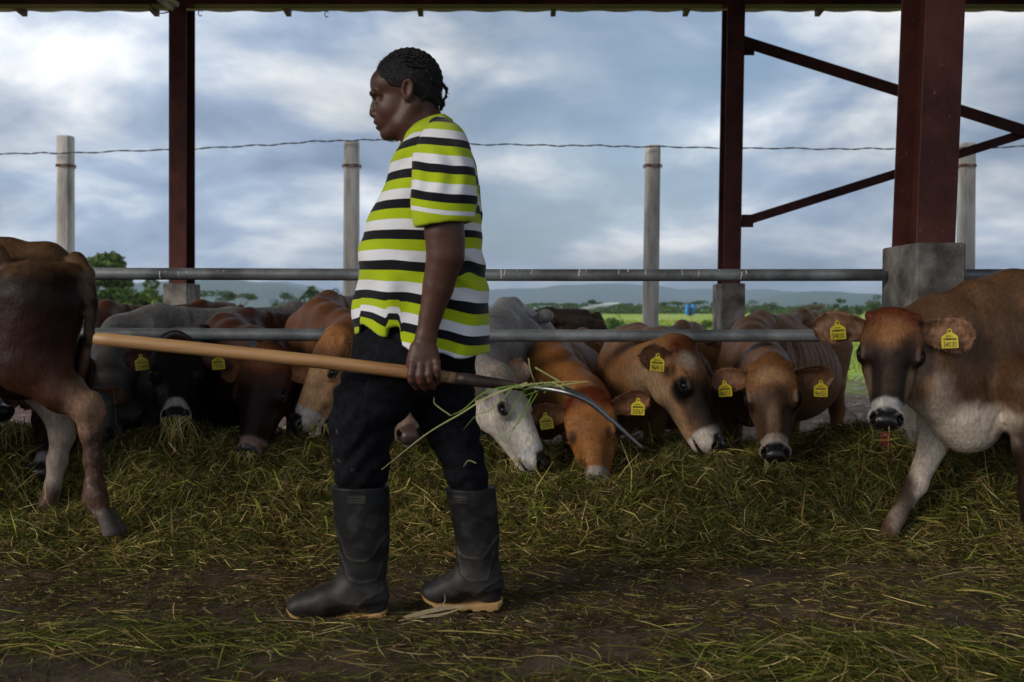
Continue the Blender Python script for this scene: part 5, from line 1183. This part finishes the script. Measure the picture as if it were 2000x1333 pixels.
    co = child(mkmesh('collar', V, F, M['lime'], None), shirt); md = co.modifiers.new('thick', 'SOLIDIFY'); md.thickness = .004; md.offset = 0
    mb = MB(); mb.tube([Q(778, 300, -.028), Q(786, 287, -.026), Q(796, 272, -.02)], [.006, .007, .006], 6); mb.tube([Q(778, 300, .028), Q(786, 287, .026), Q(796, 272, .02)], [.006, .007, .006], 6)
    mb.V = [tuple(v) for v in mb.V]; child(mb.build('placket', M['lime'], None), shirt)
    for (u, v) in ((785, 283), (777, 303)):
        mb = MB(); mb.tube([Q(u-1, v, -.036), Q(u-2.5, v-.5, -.040)], .0045, 12); child(mb.build('button', M['white_plastic'], None), shirt)
    # hem edging
    # --- trousers
    def leg_profile(rows, yc, ry0):
        z_ = [P(0, r_[0], MY)[2] for r_ in rows][::-1]; cx = [((r_[1]+r_[2])/2-1000)*PX for r_ in rows][::-1]; rx = [(r_[2]-r_[1])/2*PX for r_ in rows][::-1]; ry = [r_[3] for r_ in rows][::-1]; y_ = [r_[4] for r_ in rows][::-1]
        zl, zh = z_[0], z_[-1]
        def f(p):
            z = p[:, 2]; a = np.interp(z, z_, cx); b = np.interp(z, z_, rx); c = np.interp(z, z_, ry); d = np.interp(z, z_, y_)
            q = np.sqrt(((p[:, 0]-a)/b)**2+((p[:, 1]-MY-d)/c)**2); return np.maximum((q-1)*np.minimum(b, c)*.9, np.maximum(zl-z, z-zh))
        return f
    near = leg_profile([(655, 702, 915, .10, -.07), (700, 690, 905, .108, -.08), (740, 672, 870, .113, -.08), (780, 656, 825, .108, -.07), (830, 649, 776, .10, -.06), (870, 652, 765, .092, -.05), (912, 654, 764, .086, -.04), (936, 657, 758, .072, -.035), (950, 666, 750, .056, -.035), (970, 668, 748, .052, -.035)], 0, 0)
    far = leg_profile([(655, 730, 935, .10, .06), (700, 735, 930, .108, .07), (740, 755, 927, .113, .08), (780, 788, 924, .108, .07), (820, 806, 930, .10, .06), (860, 830, 938, .094, .05), (905, 858, 948, .086, .04), (945, 870, 954, .068, .035), (962, 880, 956, .052, .035), (980, 882, 956, .050, .035)], 0, 0)
    L_ = Solid(); L_.fn(near, Q(760, 800, -.1), .42, .02); L_.fn(far, Q(850, 800, .1), .42, .02); L_.ell(Q(818, 660), (.185, .165, .10), .04)
    def lf(p):
        uu, vv = uv(p); s1 = np.sin((vv+.5*uu)/8+2.2*np.sin(uu/19))*np.exp(-((vv-865)/70)**2)*.0040; s2 = np.sin((vv-.8*uu)/10+1.3*np.sin(vv/17))*np.exp(-((vv-765)/60)**2)*.0042
        s3 = np.sin(vv/6.5+np.sin(uu/12))*sstep(vv, 895, 925)*.003
        return s1+s2+s3+.002*vnoise(p, 4, 5)
    L_.disp = lf; V, F = L_.mesh(.0058, relax=2); uu, vv = uv(V)
    C = np.tile(np.array((.0085, .0085, .0105)), (len(V), 1)); nz = vnoise(V, 24, 3)
    C = mixc(C, blob(V+np.outer(nz*.01, [1, 0, 1]), Q(668, 876, -.15), (.022, .1, .035), .5)*sstep(nz, .1, .5)*.7, (.075, .07, .066))
    for (u, v) in ((672, 832), (672, 835), (858, 780), (700, 905)): C = mixc(C, blob(V, Q(u, v, -.2), (.004, .12, .006), .3)*.5, (.09, .085, .08))
    C = mixc(C, (np.abs(uu-(745-(vv-700)*.25)) < 1.6)*(vv > 660)*(vv < 800)*(V[:, 1] < MY)*.3, (.03, .03, .033))
    M['denim'] = mat_attr('black_denim', .9, 55, .6, 1.5, .4, .0015, spec=.05); mkmesh('trousers', V, F, M['denim'], man, C)
    # --- boots
    M['rubber'] = mat_attr('muddy_black_rubber', 50e-2, 14, .5, 1.7, .4, .001, spec=.22); M['gum'] = mat_simple('tan_gum_sole', (.30, .17, .06), (.44, .26, .10), 12, .7, bstr=.3)
    def boot(rows, yc, foot, sole, arcs):
        B = Solid(); B.fn(leg_profile(rows, 0, 0), Q((rows[0][1]+rows[0][2])/2, (rows[0][0]+rows[-1][0])/2, yc), .25, .03)
        for (a, b, ra, rb) in foot: B.cone(Q(*a, yc), Q(*b, yc), ra, rb, .03, 'u', (np.array([0, 1.0, 0]), 1.0))
        B.fn(lambda p: (p[:, 2]-P(0, 0, MY)[2]*0-np.interp(1000+p[:, 0]/PX, sole[0], [P(0, v, MY)[2] for v in sole[1]])), Q((foot[0][0][0]+foot[0][1][0])/2, 1215, yc), .35, .004, 'd')
        pl = [np.array([Q(*p, yc)[[0, 2]] for p in arc]) for arc in arcs]
        def ds(p):
            d = .0012*vnoise(p, 5, 8); pp = p[:, [0, 2]]
            for arc in pl:
                m = np.full(len(p), 9.0)
                for a, b in zip(arc[:-1], arc[1:]):
                    ba = b-a; t = np.clip(((pp-a)@ba)/(ba@ba), 0, 1); m = np.minimum(m, np.linalg.norm(pp-a-t[:, None]*ba, axis=1))
                d = d-.0022*np.exp(-(m/.0028)**2)
            return d
        B.disp = ds; V, F = B.mesh(.0042); nz = vnoise(V, 5, 4)*.6+vnoise(V, 15, 6)*.4
        C = np.tile(np.array((.0085, .0085, .009)), (len(V), 1)); lowm = 1-sstep(V[:, 2]+nz*.05, .08, .30)
        C = mixc(C, np.clip(sstep(nz, .0, .6)*.4+lowm*.28, 0, 1), (.040, .035, .029)); 
        for arc in pl:
            m = np.full(len(V), 9.0)
            for a, b in zip(arc[:-1], arc[1:]):
                ba = b-a; t = np.clip(((V[:, [0, 2]]-a)@ba)/(ba@ba), 0, 1); m = np.minimum(m, np.linalg.norm(V[:, [0, 2]]-a-t[:, None]*ba, axis=1))
            C = mixc(C, np.exp(-(m/.002)**2)*.35, (.10, .09, .07))
        bo = mkmesh('rubber_boot', V, F, M['rubber'], man, C); Z_ = Solid(); u0, u1 = sole[0][0], sole[0][-1]
        def sf(p):
            uu = 1000+p[:, 0]/PX; zb = np.interp(uu, sole[0], [P(0, v, MY)[2] for v in sole[1]]); th = np.interp(uu, sole[0], sole[2])*PX
            tread = .0022*np.sign(np.sin(uu/4.2))*(p[:, 2] < zb-th*.75)
            wdt = np.interp(uu, sole[0], sole[3])+.003; return np.maximum(np.maximum(np.maximum(p[:, 2]-zb-.0005, zb-th-p[:, 2]-tread), np.abs(p[:, 1]-MY-yc)-wdt), np.maximum(u0-uu, uu-u1)*PX)
        Z_.fn(sf, Q((u0+u1)/2, 1195, yc), .3, 0); V, F = Z_.mesh(.0038); child(mkmesh('sole', V, F, M['gum'], None), bo)
        # cut marks near the top
        for vv_ in arcs[-1:]: pass
    # near boot; its v rows are shifted for its depth
    boot([(944, 650, 763, .070, -.035), (1000, 654, 762, .064, -.035), (1060, 662, 763, .056, -.035), (1100, 664, 757, .052, -.035), (1130, 656, 756, .050, -.035), (1160, 640, 760, .048, -.035)], -.035,
         [((722, 1158), (735, 1178), .046, .040), ((700, 1150), (598, 1178), .052, .036), ((640, 1170), (582, 1182), .046, .033)],
         ([561, 568, 580, 602, 640, 700, 748, 757], [1176, 1183, 1190, 1196, 1196, 1190, 1184, 1182], [2, 8, 10, 10, 10, 15, 20, 6], [.012, .026, .040, .047, .046, .038, .036, .02]),
         [[(655, 1020), (672, 1040), (684, 1076), (695, 1083), (722, 1083), (738, 1070), (750, 1048), (763, 1036)], [(660, 1055), (678, 1090), (690, 1118), (712, 1125), (742, 1120), (752, 1090)], [(690, 960), (722, 960)], [(690, 965), (722, 965)], [(690, 970), (722, 970)], [(757, 1140), (720, 1155), (700, 1175)]])
    boot([(955, 869, 967, .066, .035), (1010, 877, 972, .060, .035), (1060, 888, 976, .053, .035), (1095, 890, 974, .050, .035), (1125, 886, 980, .048, .035), (1150, 880, 984, .046, .035)], .035,
         [((945, 1148), (955, 1166), .044, .038), ((925, 1140), (848, 1164), .048, .034), ((880, 1158), (838, 1167), .044, .031)],
         ([819, 825, 836, 854, 890, 930, 973, 982], [1160, 1168, 1174, 1180, 1182, 1181, 1178, 1174], [2, 6, 8, 8, 8, 14, 18, 6], [.012, .024, .038, .045, .044, .036, .034, .02]),
         [[(880, 1040), (893, 1080), (905, 1088), (942, 1090), (958, 1068), (972, 1050)], [(893, 1070), (900, 1118), (915, 1130), (952, 1130), (965, 1080)], [(884, 970), (912, 970)], [(884, 975), (912, 975)], [(884, 980), (912, 980)], [(984, 1130), (945, 1145), (925, 1165)]])

    # --- fork
    fk = tag(empty('hay_fork', fork_a), 'long hay fork with a worn wooden handle and curved steel tines carried by the man', 'hay fork')
    m, nt, bs = newmat('worn_wood'); n = objnoise(nt, 26, 6, .6, stretch=(.06, 1, 1)); r = ramp(nt, [(.3, (.24, .115, .038)), (.5, (.40, .215, .085)), (.7, (.50, .30, .135))]); lk(nt, n, 0, r, 0); lk(nt, r, 0, bs, 'Base Color'); bs.inputs['Roughness'].default_value = .5; bump(nt, n, 0, bs, .3, .002); M['wood'] = m
    Lx = fork_b-fork_a; at_ = lambda t: fork_a+Lx*t + np.array([0, 0, .006*math.sin(t*3.1)])
    tH = (890-188)/(1030-188)
    mb = MB(); ts = np.linspace(0, tH-.055, 24); mb.tube([at_(-.004)]+[at_(t) for t in ts], [.013]+[.0195 if t > .01 else .0175 for t in ts], 20); mb.build('handle', M['wood'], fk, smooth=True)
    m_w = mat_simple('rough_dirty_wood', (.13, .075, .035), (.38, .24, .12), 120, .85, bstr=.6, bdist=.004)
    mb = MB(); mb.tube([at_(t) for t in np.linspace(tH-.0548, tH, 5)], [.0192, .0178, .0172, .017, .0172], 20); mb.build('worn_neck', m_w, fk, smooth=True)
    M['socket'] = mat_simple('dark_brown_iron', (.022, .014, .012), (.055, .035, .03), 14, .45, .3, bstr=.3); M['steel'] = mat_simple('worn_steel', (.10, .10, .105), (.26, .26, .27), 18, .32, .85, bstr=.1, stretch=(.2, 1, 1))
    mb = MB(); mb.tube([at_(t) for t in np.linspace(tH+.0003, 1, 8)], [.0178, .0182, .0176, .0168, .016, .015, .0135, .012], 20); mb.build('socket', M['socket'], fk, smooth=True)
    b0 = at_(1.0); cen = [(1030, 757), (1075, 759), (1115, 767), (1150, 783), (1185, 812), (1220, 843), (1251, 871)]
    for i, off in enumerate((-.085, -.03, .03, .085)):
        c3 = []
        for j, (u, v) in enumerate(cen):
            t = j/(len(cen)-1); spread = off*min(1, t*2.6)**.8; p = QN(u+(0 if i % 2 else -3)*t, v+(i-1.5)*1.5*t, ay+.018); c3.append(p+np.array([0, spread, 0]))
        pts = smooth_curve(c3, 6); n_ = len(pts); rr = [.0075*(1-.0*k/n_) if k < n_*.5 else .0075*(1-.62*(k/n_-.5)*2) for k in range(n_)]
        mb = MB(); mb.tube(pts, rr, 10); mb.build('tine', M['steel'], fk, smooth=True)
    # grass caught on the fork
    def blade(V, F, C, pts, w_, c):
        n0 = len(V); pts = smooth_curve(pts, 5); nrm = np.array([0.2, -1, .35]); nrm /= np.linalg.norm(nrm)
        for k, p in enumerate(pts):
            t = pts[min(k+1, len(pts)-1)]-pts[max(0, k-1)]; s_ = np.cross(t, nrm); s_ /= np.linalg.norm(s_)+1e-9; ww = w_*(1-.75*(k/(len(pts)-1))**2); V += [p-s_*ww, p+s_*ww]; C += [c, c]
        F += [(n0+2*k, n0+2*k+1, n0+2*k+3, n0+2*k+2) for k in range(len(pts)-1)]
    V, F, C = [], [], []; rs = random.Random(12); G = (.16, .26, .05); ST = (.40, .40, .16)
    for pts, w_, c in (([(1030, 748), (960, 772), (900, 808), (830, 850), (745, 918)], .0026, ST), ([(1015, 752), (950, 765), (905, 800), (880, 812)], .0024, G), ([(880, 812), (850, 790), (848, 776)], .0018, ST), ([(1032, 700), (1036, 725), (1045, 748)], .002, ST), ([(1045, 718), (1080, 738), (1115, 757)], .0026, ST),
                       ([(1005, 757), (1060, 748), (1150, 745)], .002, ST), ([(1060, 762), (1100, 752), (1152, 745)], .0022, ST), ([(1090, 742), (1060, 760), (1020, 775)], .0022, G), ([(1040, 770), (1020, 810), (985, 870)], .0016, G), ([(1020, 768), (1000, 800), (975, 830)], .0016, G), ([(1000, 760), (960, 800), (930, 812), (905, 840)], .0015, G), ([(1050, 768), (1010, 830), (960, 868)], .0013, G), ([(930, 905), (915, 900), (905, 912)], .0012, ST)):
        blade(V, F, C, [QN(u, v, ay) for u, v in pts], w_, c)
    for i in range(34):
        t = rs.gauss(0, 1); u0 = 1055+t*28; v0 = 757+abs(t)*3; a = rs.uniform(0, 6.28); L = rs.uniform(18, 55); dy = ay+.018+rs.choice([-.02, -.015, .02, 0]); y1 = dy+rs.uniform(-.04, .04)
        blade(V, F, C, [QN(u0-math.cos(a)*L*.5, v0-math.sin(a)*L*.25, y1), QN(u0, v0-6+rs.uniform(-4, 4), dy-.012), QN(u0+math.cos(a)*L*.5, v0+math.sin(a)*L*.4, dy)], rs.uniform(.001, .0022), rs.choice([G, ST, (.24, .32, .08)]))
    tag(mkmesh('grass_wisp', np.array(V), F, M['blade'], None, np.array(C), smooth=False), 'wisps of green grass and straw caught on the neck of the fork', 'grass', kind='stuff')
# ------------------------------------------------------------------ hay
def hay_h(x, y):
    x = np.asarray(x, float); y = np.asarray(y, float); p = np.stack([x, y, 0*x], -1).reshape(-1, 3)
    n1 = vnoise(p, .55, 3).reshape(x.shape); n2 = vnoise(p, 1.7, 4).reshape(x.shape); n3 = vnoise(p, 5, 5).reshape(x.shape); n4 = vnoise(p, 2.9, 15).reshape(x.shape)
    H = np.interp(x, [-2.6, -2.2, -1.6, -1.2, -.8, -.3, .1, .5, .9, 1.3, 1.7, 2.3, 3.5], [.30, .28, .34, .30, .26, .25, .20, .25, .27, .25, .32, .31, .3])+.03*n2
    y0 = 3.78+.12*n1+.04*n2
    t = np.clip((y-y0)/(4.98-y0), 0, 1); up = np.sin(t*math.pi/2)**1.25; dn = 1-sstep(y, 5.0, 5.6)
    dent = 1-.95*np.exp(-((x-1.55)/.20)**2-((y-3.98)/.24)**2)-.9*np.exp(-((x+1.62)/.20)**2-((y-3.9)/.2)**2)-.8*np.exp(-((x+1.98)/.24)**2-((y-4.28)/.24)**2)
    return (np.maximum(H*up*dn, 0)+.018*n3*up*dn+.008*n2*up*dn+.030*n4*np.sqrt(up)*dn*(y < 4.75))*np.clip(dent, 0, 1)
def base_z(x, y): return gz(x, y)+hay_h(x, y)
X, Y = np.meshgrid(np.linspace(-3.6, 3.9, 330), np.linspace(3.5, 5.75, 118), indexing='ij'); hh = hay_h(X, Y)
rs = np.random.RandomState(9); Z = gz(X, Y)+np.where(hh > .004, hh, -.03)-.012+rs.normal(size=X.shape)*.004*(hh > .02)
V = np.stack([X, Y, Z], -1).reshape(-1, 3); nx, ny = X.shape; ii = (np.arange(nx-1)[:, None]*ny+np.arange(ny-1)[None]).ravel()
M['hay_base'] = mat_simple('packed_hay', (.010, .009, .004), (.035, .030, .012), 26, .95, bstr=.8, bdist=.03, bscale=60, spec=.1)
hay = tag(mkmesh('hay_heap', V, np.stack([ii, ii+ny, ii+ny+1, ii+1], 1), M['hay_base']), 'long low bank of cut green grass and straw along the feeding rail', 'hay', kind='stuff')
PAL = np.array([(.11, .13, .018), (.18, .20, .028), (.07, .08, .016), (.26, .21, .055), (.38, .28, .10), (.55, .42, .19), (.14, .085, .030), (.06, .036, .016)])
def strands(n, xs, ys, hs, lmin, lmax, wmin, wmax, pal_w, seed, flat=.35, lift=.012, mask=None, curv=.35):
    rs = np.random.RandomState(seed); x = xs(rs, n); y = ys(rs, n)
    if mask is not None: k = mask(x, y, rs); x, y = x[k], y[k]
    n = len(x); an = rs.uniform(0, 2*math.pi, n); L = np.exp(rs.uniform(math.log(lmin), math.log(lmax), n)); K = 4
    cx = rs.normal(size=n)*curv; pz = rs.normal(size=n)*flat; V = np.zeros((n, K, 2, 3)); w_ = rs.uniform(wmin, wmax, n)
    roll = rs.uniform(0, math.pi, n); lf = rs.uniform(0, 1, n)**2*lift
    for k in range(K):
        t = k/(K-1)-.5; a = an+cx*t*2; px = x+np.cos(a)*L*t; py = y+np.sin(a)*L*t
        zz = hs(px, py)+lf+L*t*pz*.6 - L*np.abs(pz)*.0+ L*.10*(.25-t*t)
        zz = np.maximum(zz, hs(px, py)-.004)
        sx = -np.sin(a)*np.cos(roll); sy = np.cos(a)*np.cos(roll); sz = np.sin(roll); tp = 1-.7*(2*abs(t))**3
        for s_, sg in ((0, -1), (1, 1)): V[:, k, s_] = np.stack([px+sg*sx*w_*tp, py+sg*sy*w_*tp, zz+sg*sz*w_*tp], -1)
    idx = np.arange(n)[:, None]*(K*2); F = np.concatenate([np.stack([idx[:, 0]+2*k, idx[:, 0]+2*k+1, idx[:, 0]+2*k+3, idx[:, 0]+2*k+2], 1) for k in range(K-1)])
    pw = np.array(pal_w, float); pw /= pw.sum(); ptch = vnoise(np.stack([x, y, 0*x], 1), 1.1, seed+1)
    c = PAL[rs.choice(len(PAL), n, p=pw)]*np.clip(np.exp(rs.normal(size=n)*.55), .22, 2.6)[:, None]*(1+.25*ptch)[:, None]
    gm = sstep(ptch, -.2, .5)[:, None]; c = (c*(1-gm*.12)+gm*.12*np.array((.07, .12, .022)))*1.0
    return V.reshape(-1, 3), F, np.repeat(c, K*2, 0)
U = lambda a, b: (lambda rs, n: rs.uniform(a, b, n))
NH = 1.0
V, F, C = strands(int(190000*NH), U(-3.1, 3.2), U(3.62, 5.35), base_z, .025, .16, .0006, .0020, [2.2, 1.5, 3, 3, 2.6, 1.0, 5, 5], 1, flat=.55, lift=.05, mask=lambda x, y, rs: (hay_h(x, y) > .01) | (rs.rand(len(x)) < .35))
tag(mkmesh('hay_strands', V, F, M['blade'], None, C, smooth=False), 'loose stems of cut grass lying on the hay bank', 'hay', kind='stuff')
# tufts sticking up
V, F, C = strands(int(16000*NH), U(-3.1, 3.2), U(3.7, 5.2), base_z, .07, .24, .0010, .0030, [5, 5, 3, 3, 2, 1.5, 0, 0], 2, flat=1.1, lift=.06, mask=lambda x, y, rs: (hay_h(x, y) > .03) & (vnoise(np.stack([x, y, 0*x], 1), 2.2, 66) > -.25))
tag(mkmesh('green_stems', V, F, M['blade'], None, C, smooth=False), 'longer green blades standing out of the hay bank', 'hay', kind='stuff')
def litter_h(x, y):
    p = np.stack([x, y, 0*x], -1).reshape(-1, 3); n = vnoise(p, .9, 21).reshape(np.shape(x))
    hump = np.exp(-((x-.95)/.35)**2-((y-2.62)/.16)**2)*.035
    return base_z(x, y)+np.maximum(0, n-.1)*.015+hump
def lmask(x, y, rs):
    p = np.stack([x, y, 0*x], 1); d = .62+.6*vnoise(p, .8, 22)+.5*vnoise(p, 2.6, 23)+.35*vnoise(p, 6, 24)+.3*sstep(y, 3.0, 3.7)+.9*np.exp(-((x-.95)/.4)**2-((y-2.62)/.2)**2); d *= 1-.85*np.exp(-((x+.42)/.28)**2-((y-2.72)/.10)**2); d *= 1-.85*np.exp(-((x-1.42)/.25)**2-((y-2.74)/.13)**2); d *= 1-.6*np.exp(-((x+1.2)/.35)**2-((y-2.5)/.12)**2)
    return rs.rand(len(x)) < np.clip(d, .06, 1)
V, F, C = strands(int(150000*NH), U(-2.6, 2.8), U(1.9, 4.05), litter_h, .008, .085, .0005, .0015, [1.6, .9, 2, 2.4, 3, 1.2, 6.5, 5], 5, flat=.16, lift=.010, mask=lmask, curv=.16)
C = C*.72
tag(mkmesh('litter', V, F, M['blade'], None, C, smooth=False), 'trampled stems of grass and straw strewn over the dirt floor', 'litter', kind='stuff')
V, F, C = strands(int(420*NH), U(-2.4, 2.6), U(2.2, 3.9), litter_h, .08, .24, .0010, .0024, [2, 1, 2, 3, 3, 2, 3, 0], 6, flat=.10, lift=.018, curv=.15)
C = C*.8
tag(mkmesh('straw', V, F, M['blade'], None, C, smooth=False), 'long pale straws lying across the dirt floor', 'straw', kind='stuff')
gl = []
for sd, (cx_, cy_, sx_, sy_, nn_) in enumerate(((.98, 2.62, .26, .12, 2600), (-1.05, 2.78, .42, .10, 1500), (.1, 2.5, .5, .06, 600), (1.7, 3.25, .4, .1, 700))):
    gl.append(strands(nn_, lambda rs, n: rs.normal(cx_, sx_, n), lambda rs, n: rs.normal(cy_, sy_, n), litter_h, .06, .20, .0006, .0018, [4, 3, 4, 2.5, 2.5, .8, 1, 0], 60+sd, flat=.35, lift=.035, curv=.25))
off_ = np.cumsum([0]+[len(g[0]) for g in gl]); tag(mkmesh('green_litter', np.concatenate([g[0] for g in gl]), np.concatenate([g[1]+o_ for g, o_ in zip(gl, off_)]), M['blade'], None, np.concatenate([g[2] for g in gl])*.8, smooth=False), 'little heaps of greener cut grass dropped on the dirt floor', 'litter', kind='stuff')
V, F, C = strands(int(2600*NH), U(-3.0, 3.1), U(3.65, 5.0), base_z, .06, .20, .0028, .0052, [4, 4, 3, 2, 1.5, .6, 1, 0], 8, flat=.7, lift=.045, mask=lambda x, y, rs: hay_h(x, y) > .02)
tag(mkmesh('grass_leaves', V, F, M['blade'], None, C, smooth=False), 'broad limp grass leaves among the stems of the hay bank', 'hay', kind='stuff')
# wisps hanging from chewing mouths
V, F, C = [], [], []; rs = random.Random(31)
for (u0, u1, v0, Yq, n_, L0, L1) in ((318, 372, 818, 4.40, 60, .05, .16), (8, 55, 828, 4.5, 40, .05, .14), (1700, 1760, 838, 3.76, 5, .05, .12), (455, 500, 888, 4.45, 26, .03, .08), (1490, 1545, 905, 4.38, 22, .03, .07), (985, 1050, 900, 4.42, 20, .03, .08), (590, 640, 832, 4.6, 22, .03, .08), (1390, 1425, 885, 4.55, 20, .03, .07), (1140, 1180, 945, 4.33, 18, .02, .06)):
    for i in range(n_):
        p = P(rs.uniform(u0, u1), v0-rs.uniform(0, 8), Yq+rs.uniform(-.02, .05)); L = rs.uniform(L0, L1); a = rs.gauss(0, .5); b = p+np.array([math.sin(a)*L, -rs.uniform(0, .3)*L, -math.cos(a)*L]); mid = (p+b)/2+np.array([rs.uniform(-.01, .01), -.01, .012])
        blade(V, F, C, [p, mid, b], rs.uniform(.0009, .0022), tuple(PAL[rs.choice([0, 1, 3, 4, 5])]*rs.uniform(.9, 1.3)))
tag(mkmesh('mouth_hay', np.array(V), F, M['blade'], None, np.array(C), smooth=False), 'wisps of hay hanging from the mouths of the feeding cows', 'hay', kind='stuff')
# the pale corn husk beside the rear boot
V, F, C = [], [], []
for pts, w_ in (([(788, 1218), (830, 1205), (880, 1196), (915, 1192)], .007), ([(800, 1212), (850, 1198), (868, 1185), (868, 1168)], .003), ([(800, 1216), (860, 1210), (905, 1196)], .0045)):
    blade(V, F, C, [P(u, v, 3.02)*[1, 1, 0]+np.array([0, 0, .95+(605-v)*3.02/FPX+.006]) for u, v in pts], w_, (.34, .27, .16))
tag(mkmesh('dry_husk', np.array(V), F, M['blade'], None, np.array(C)), 'pale dry husk leaf lying beside the sole of the rear boot', 'husk')

# ------------------------------------------------------------------ air between here and the hills
hz = bpy.data.materials.new('haze_air'); hz.use_nodes = True; nt = hz.node_tree; nt.nodes.clear()
ou = nd(nt, 'ShaderNodeOutputMaterial'); pv = nd(nt, 'ShaderNodeVolumePrincipled', i_Density=0.00020, i_Anisotropy=0.1); pv.inputs['Color'].default_value = (.66, .80, .98, 1)
lk(nt, pv, 0, ou, 'Volume')
mb = MB(); mb.box((0, 2500, 86), (10500, 7500, 94)); hzo = mb.build('haze', hz); tag(hzo, 'thin blue air haze in front of the hills', 'haze', kind='stuff')
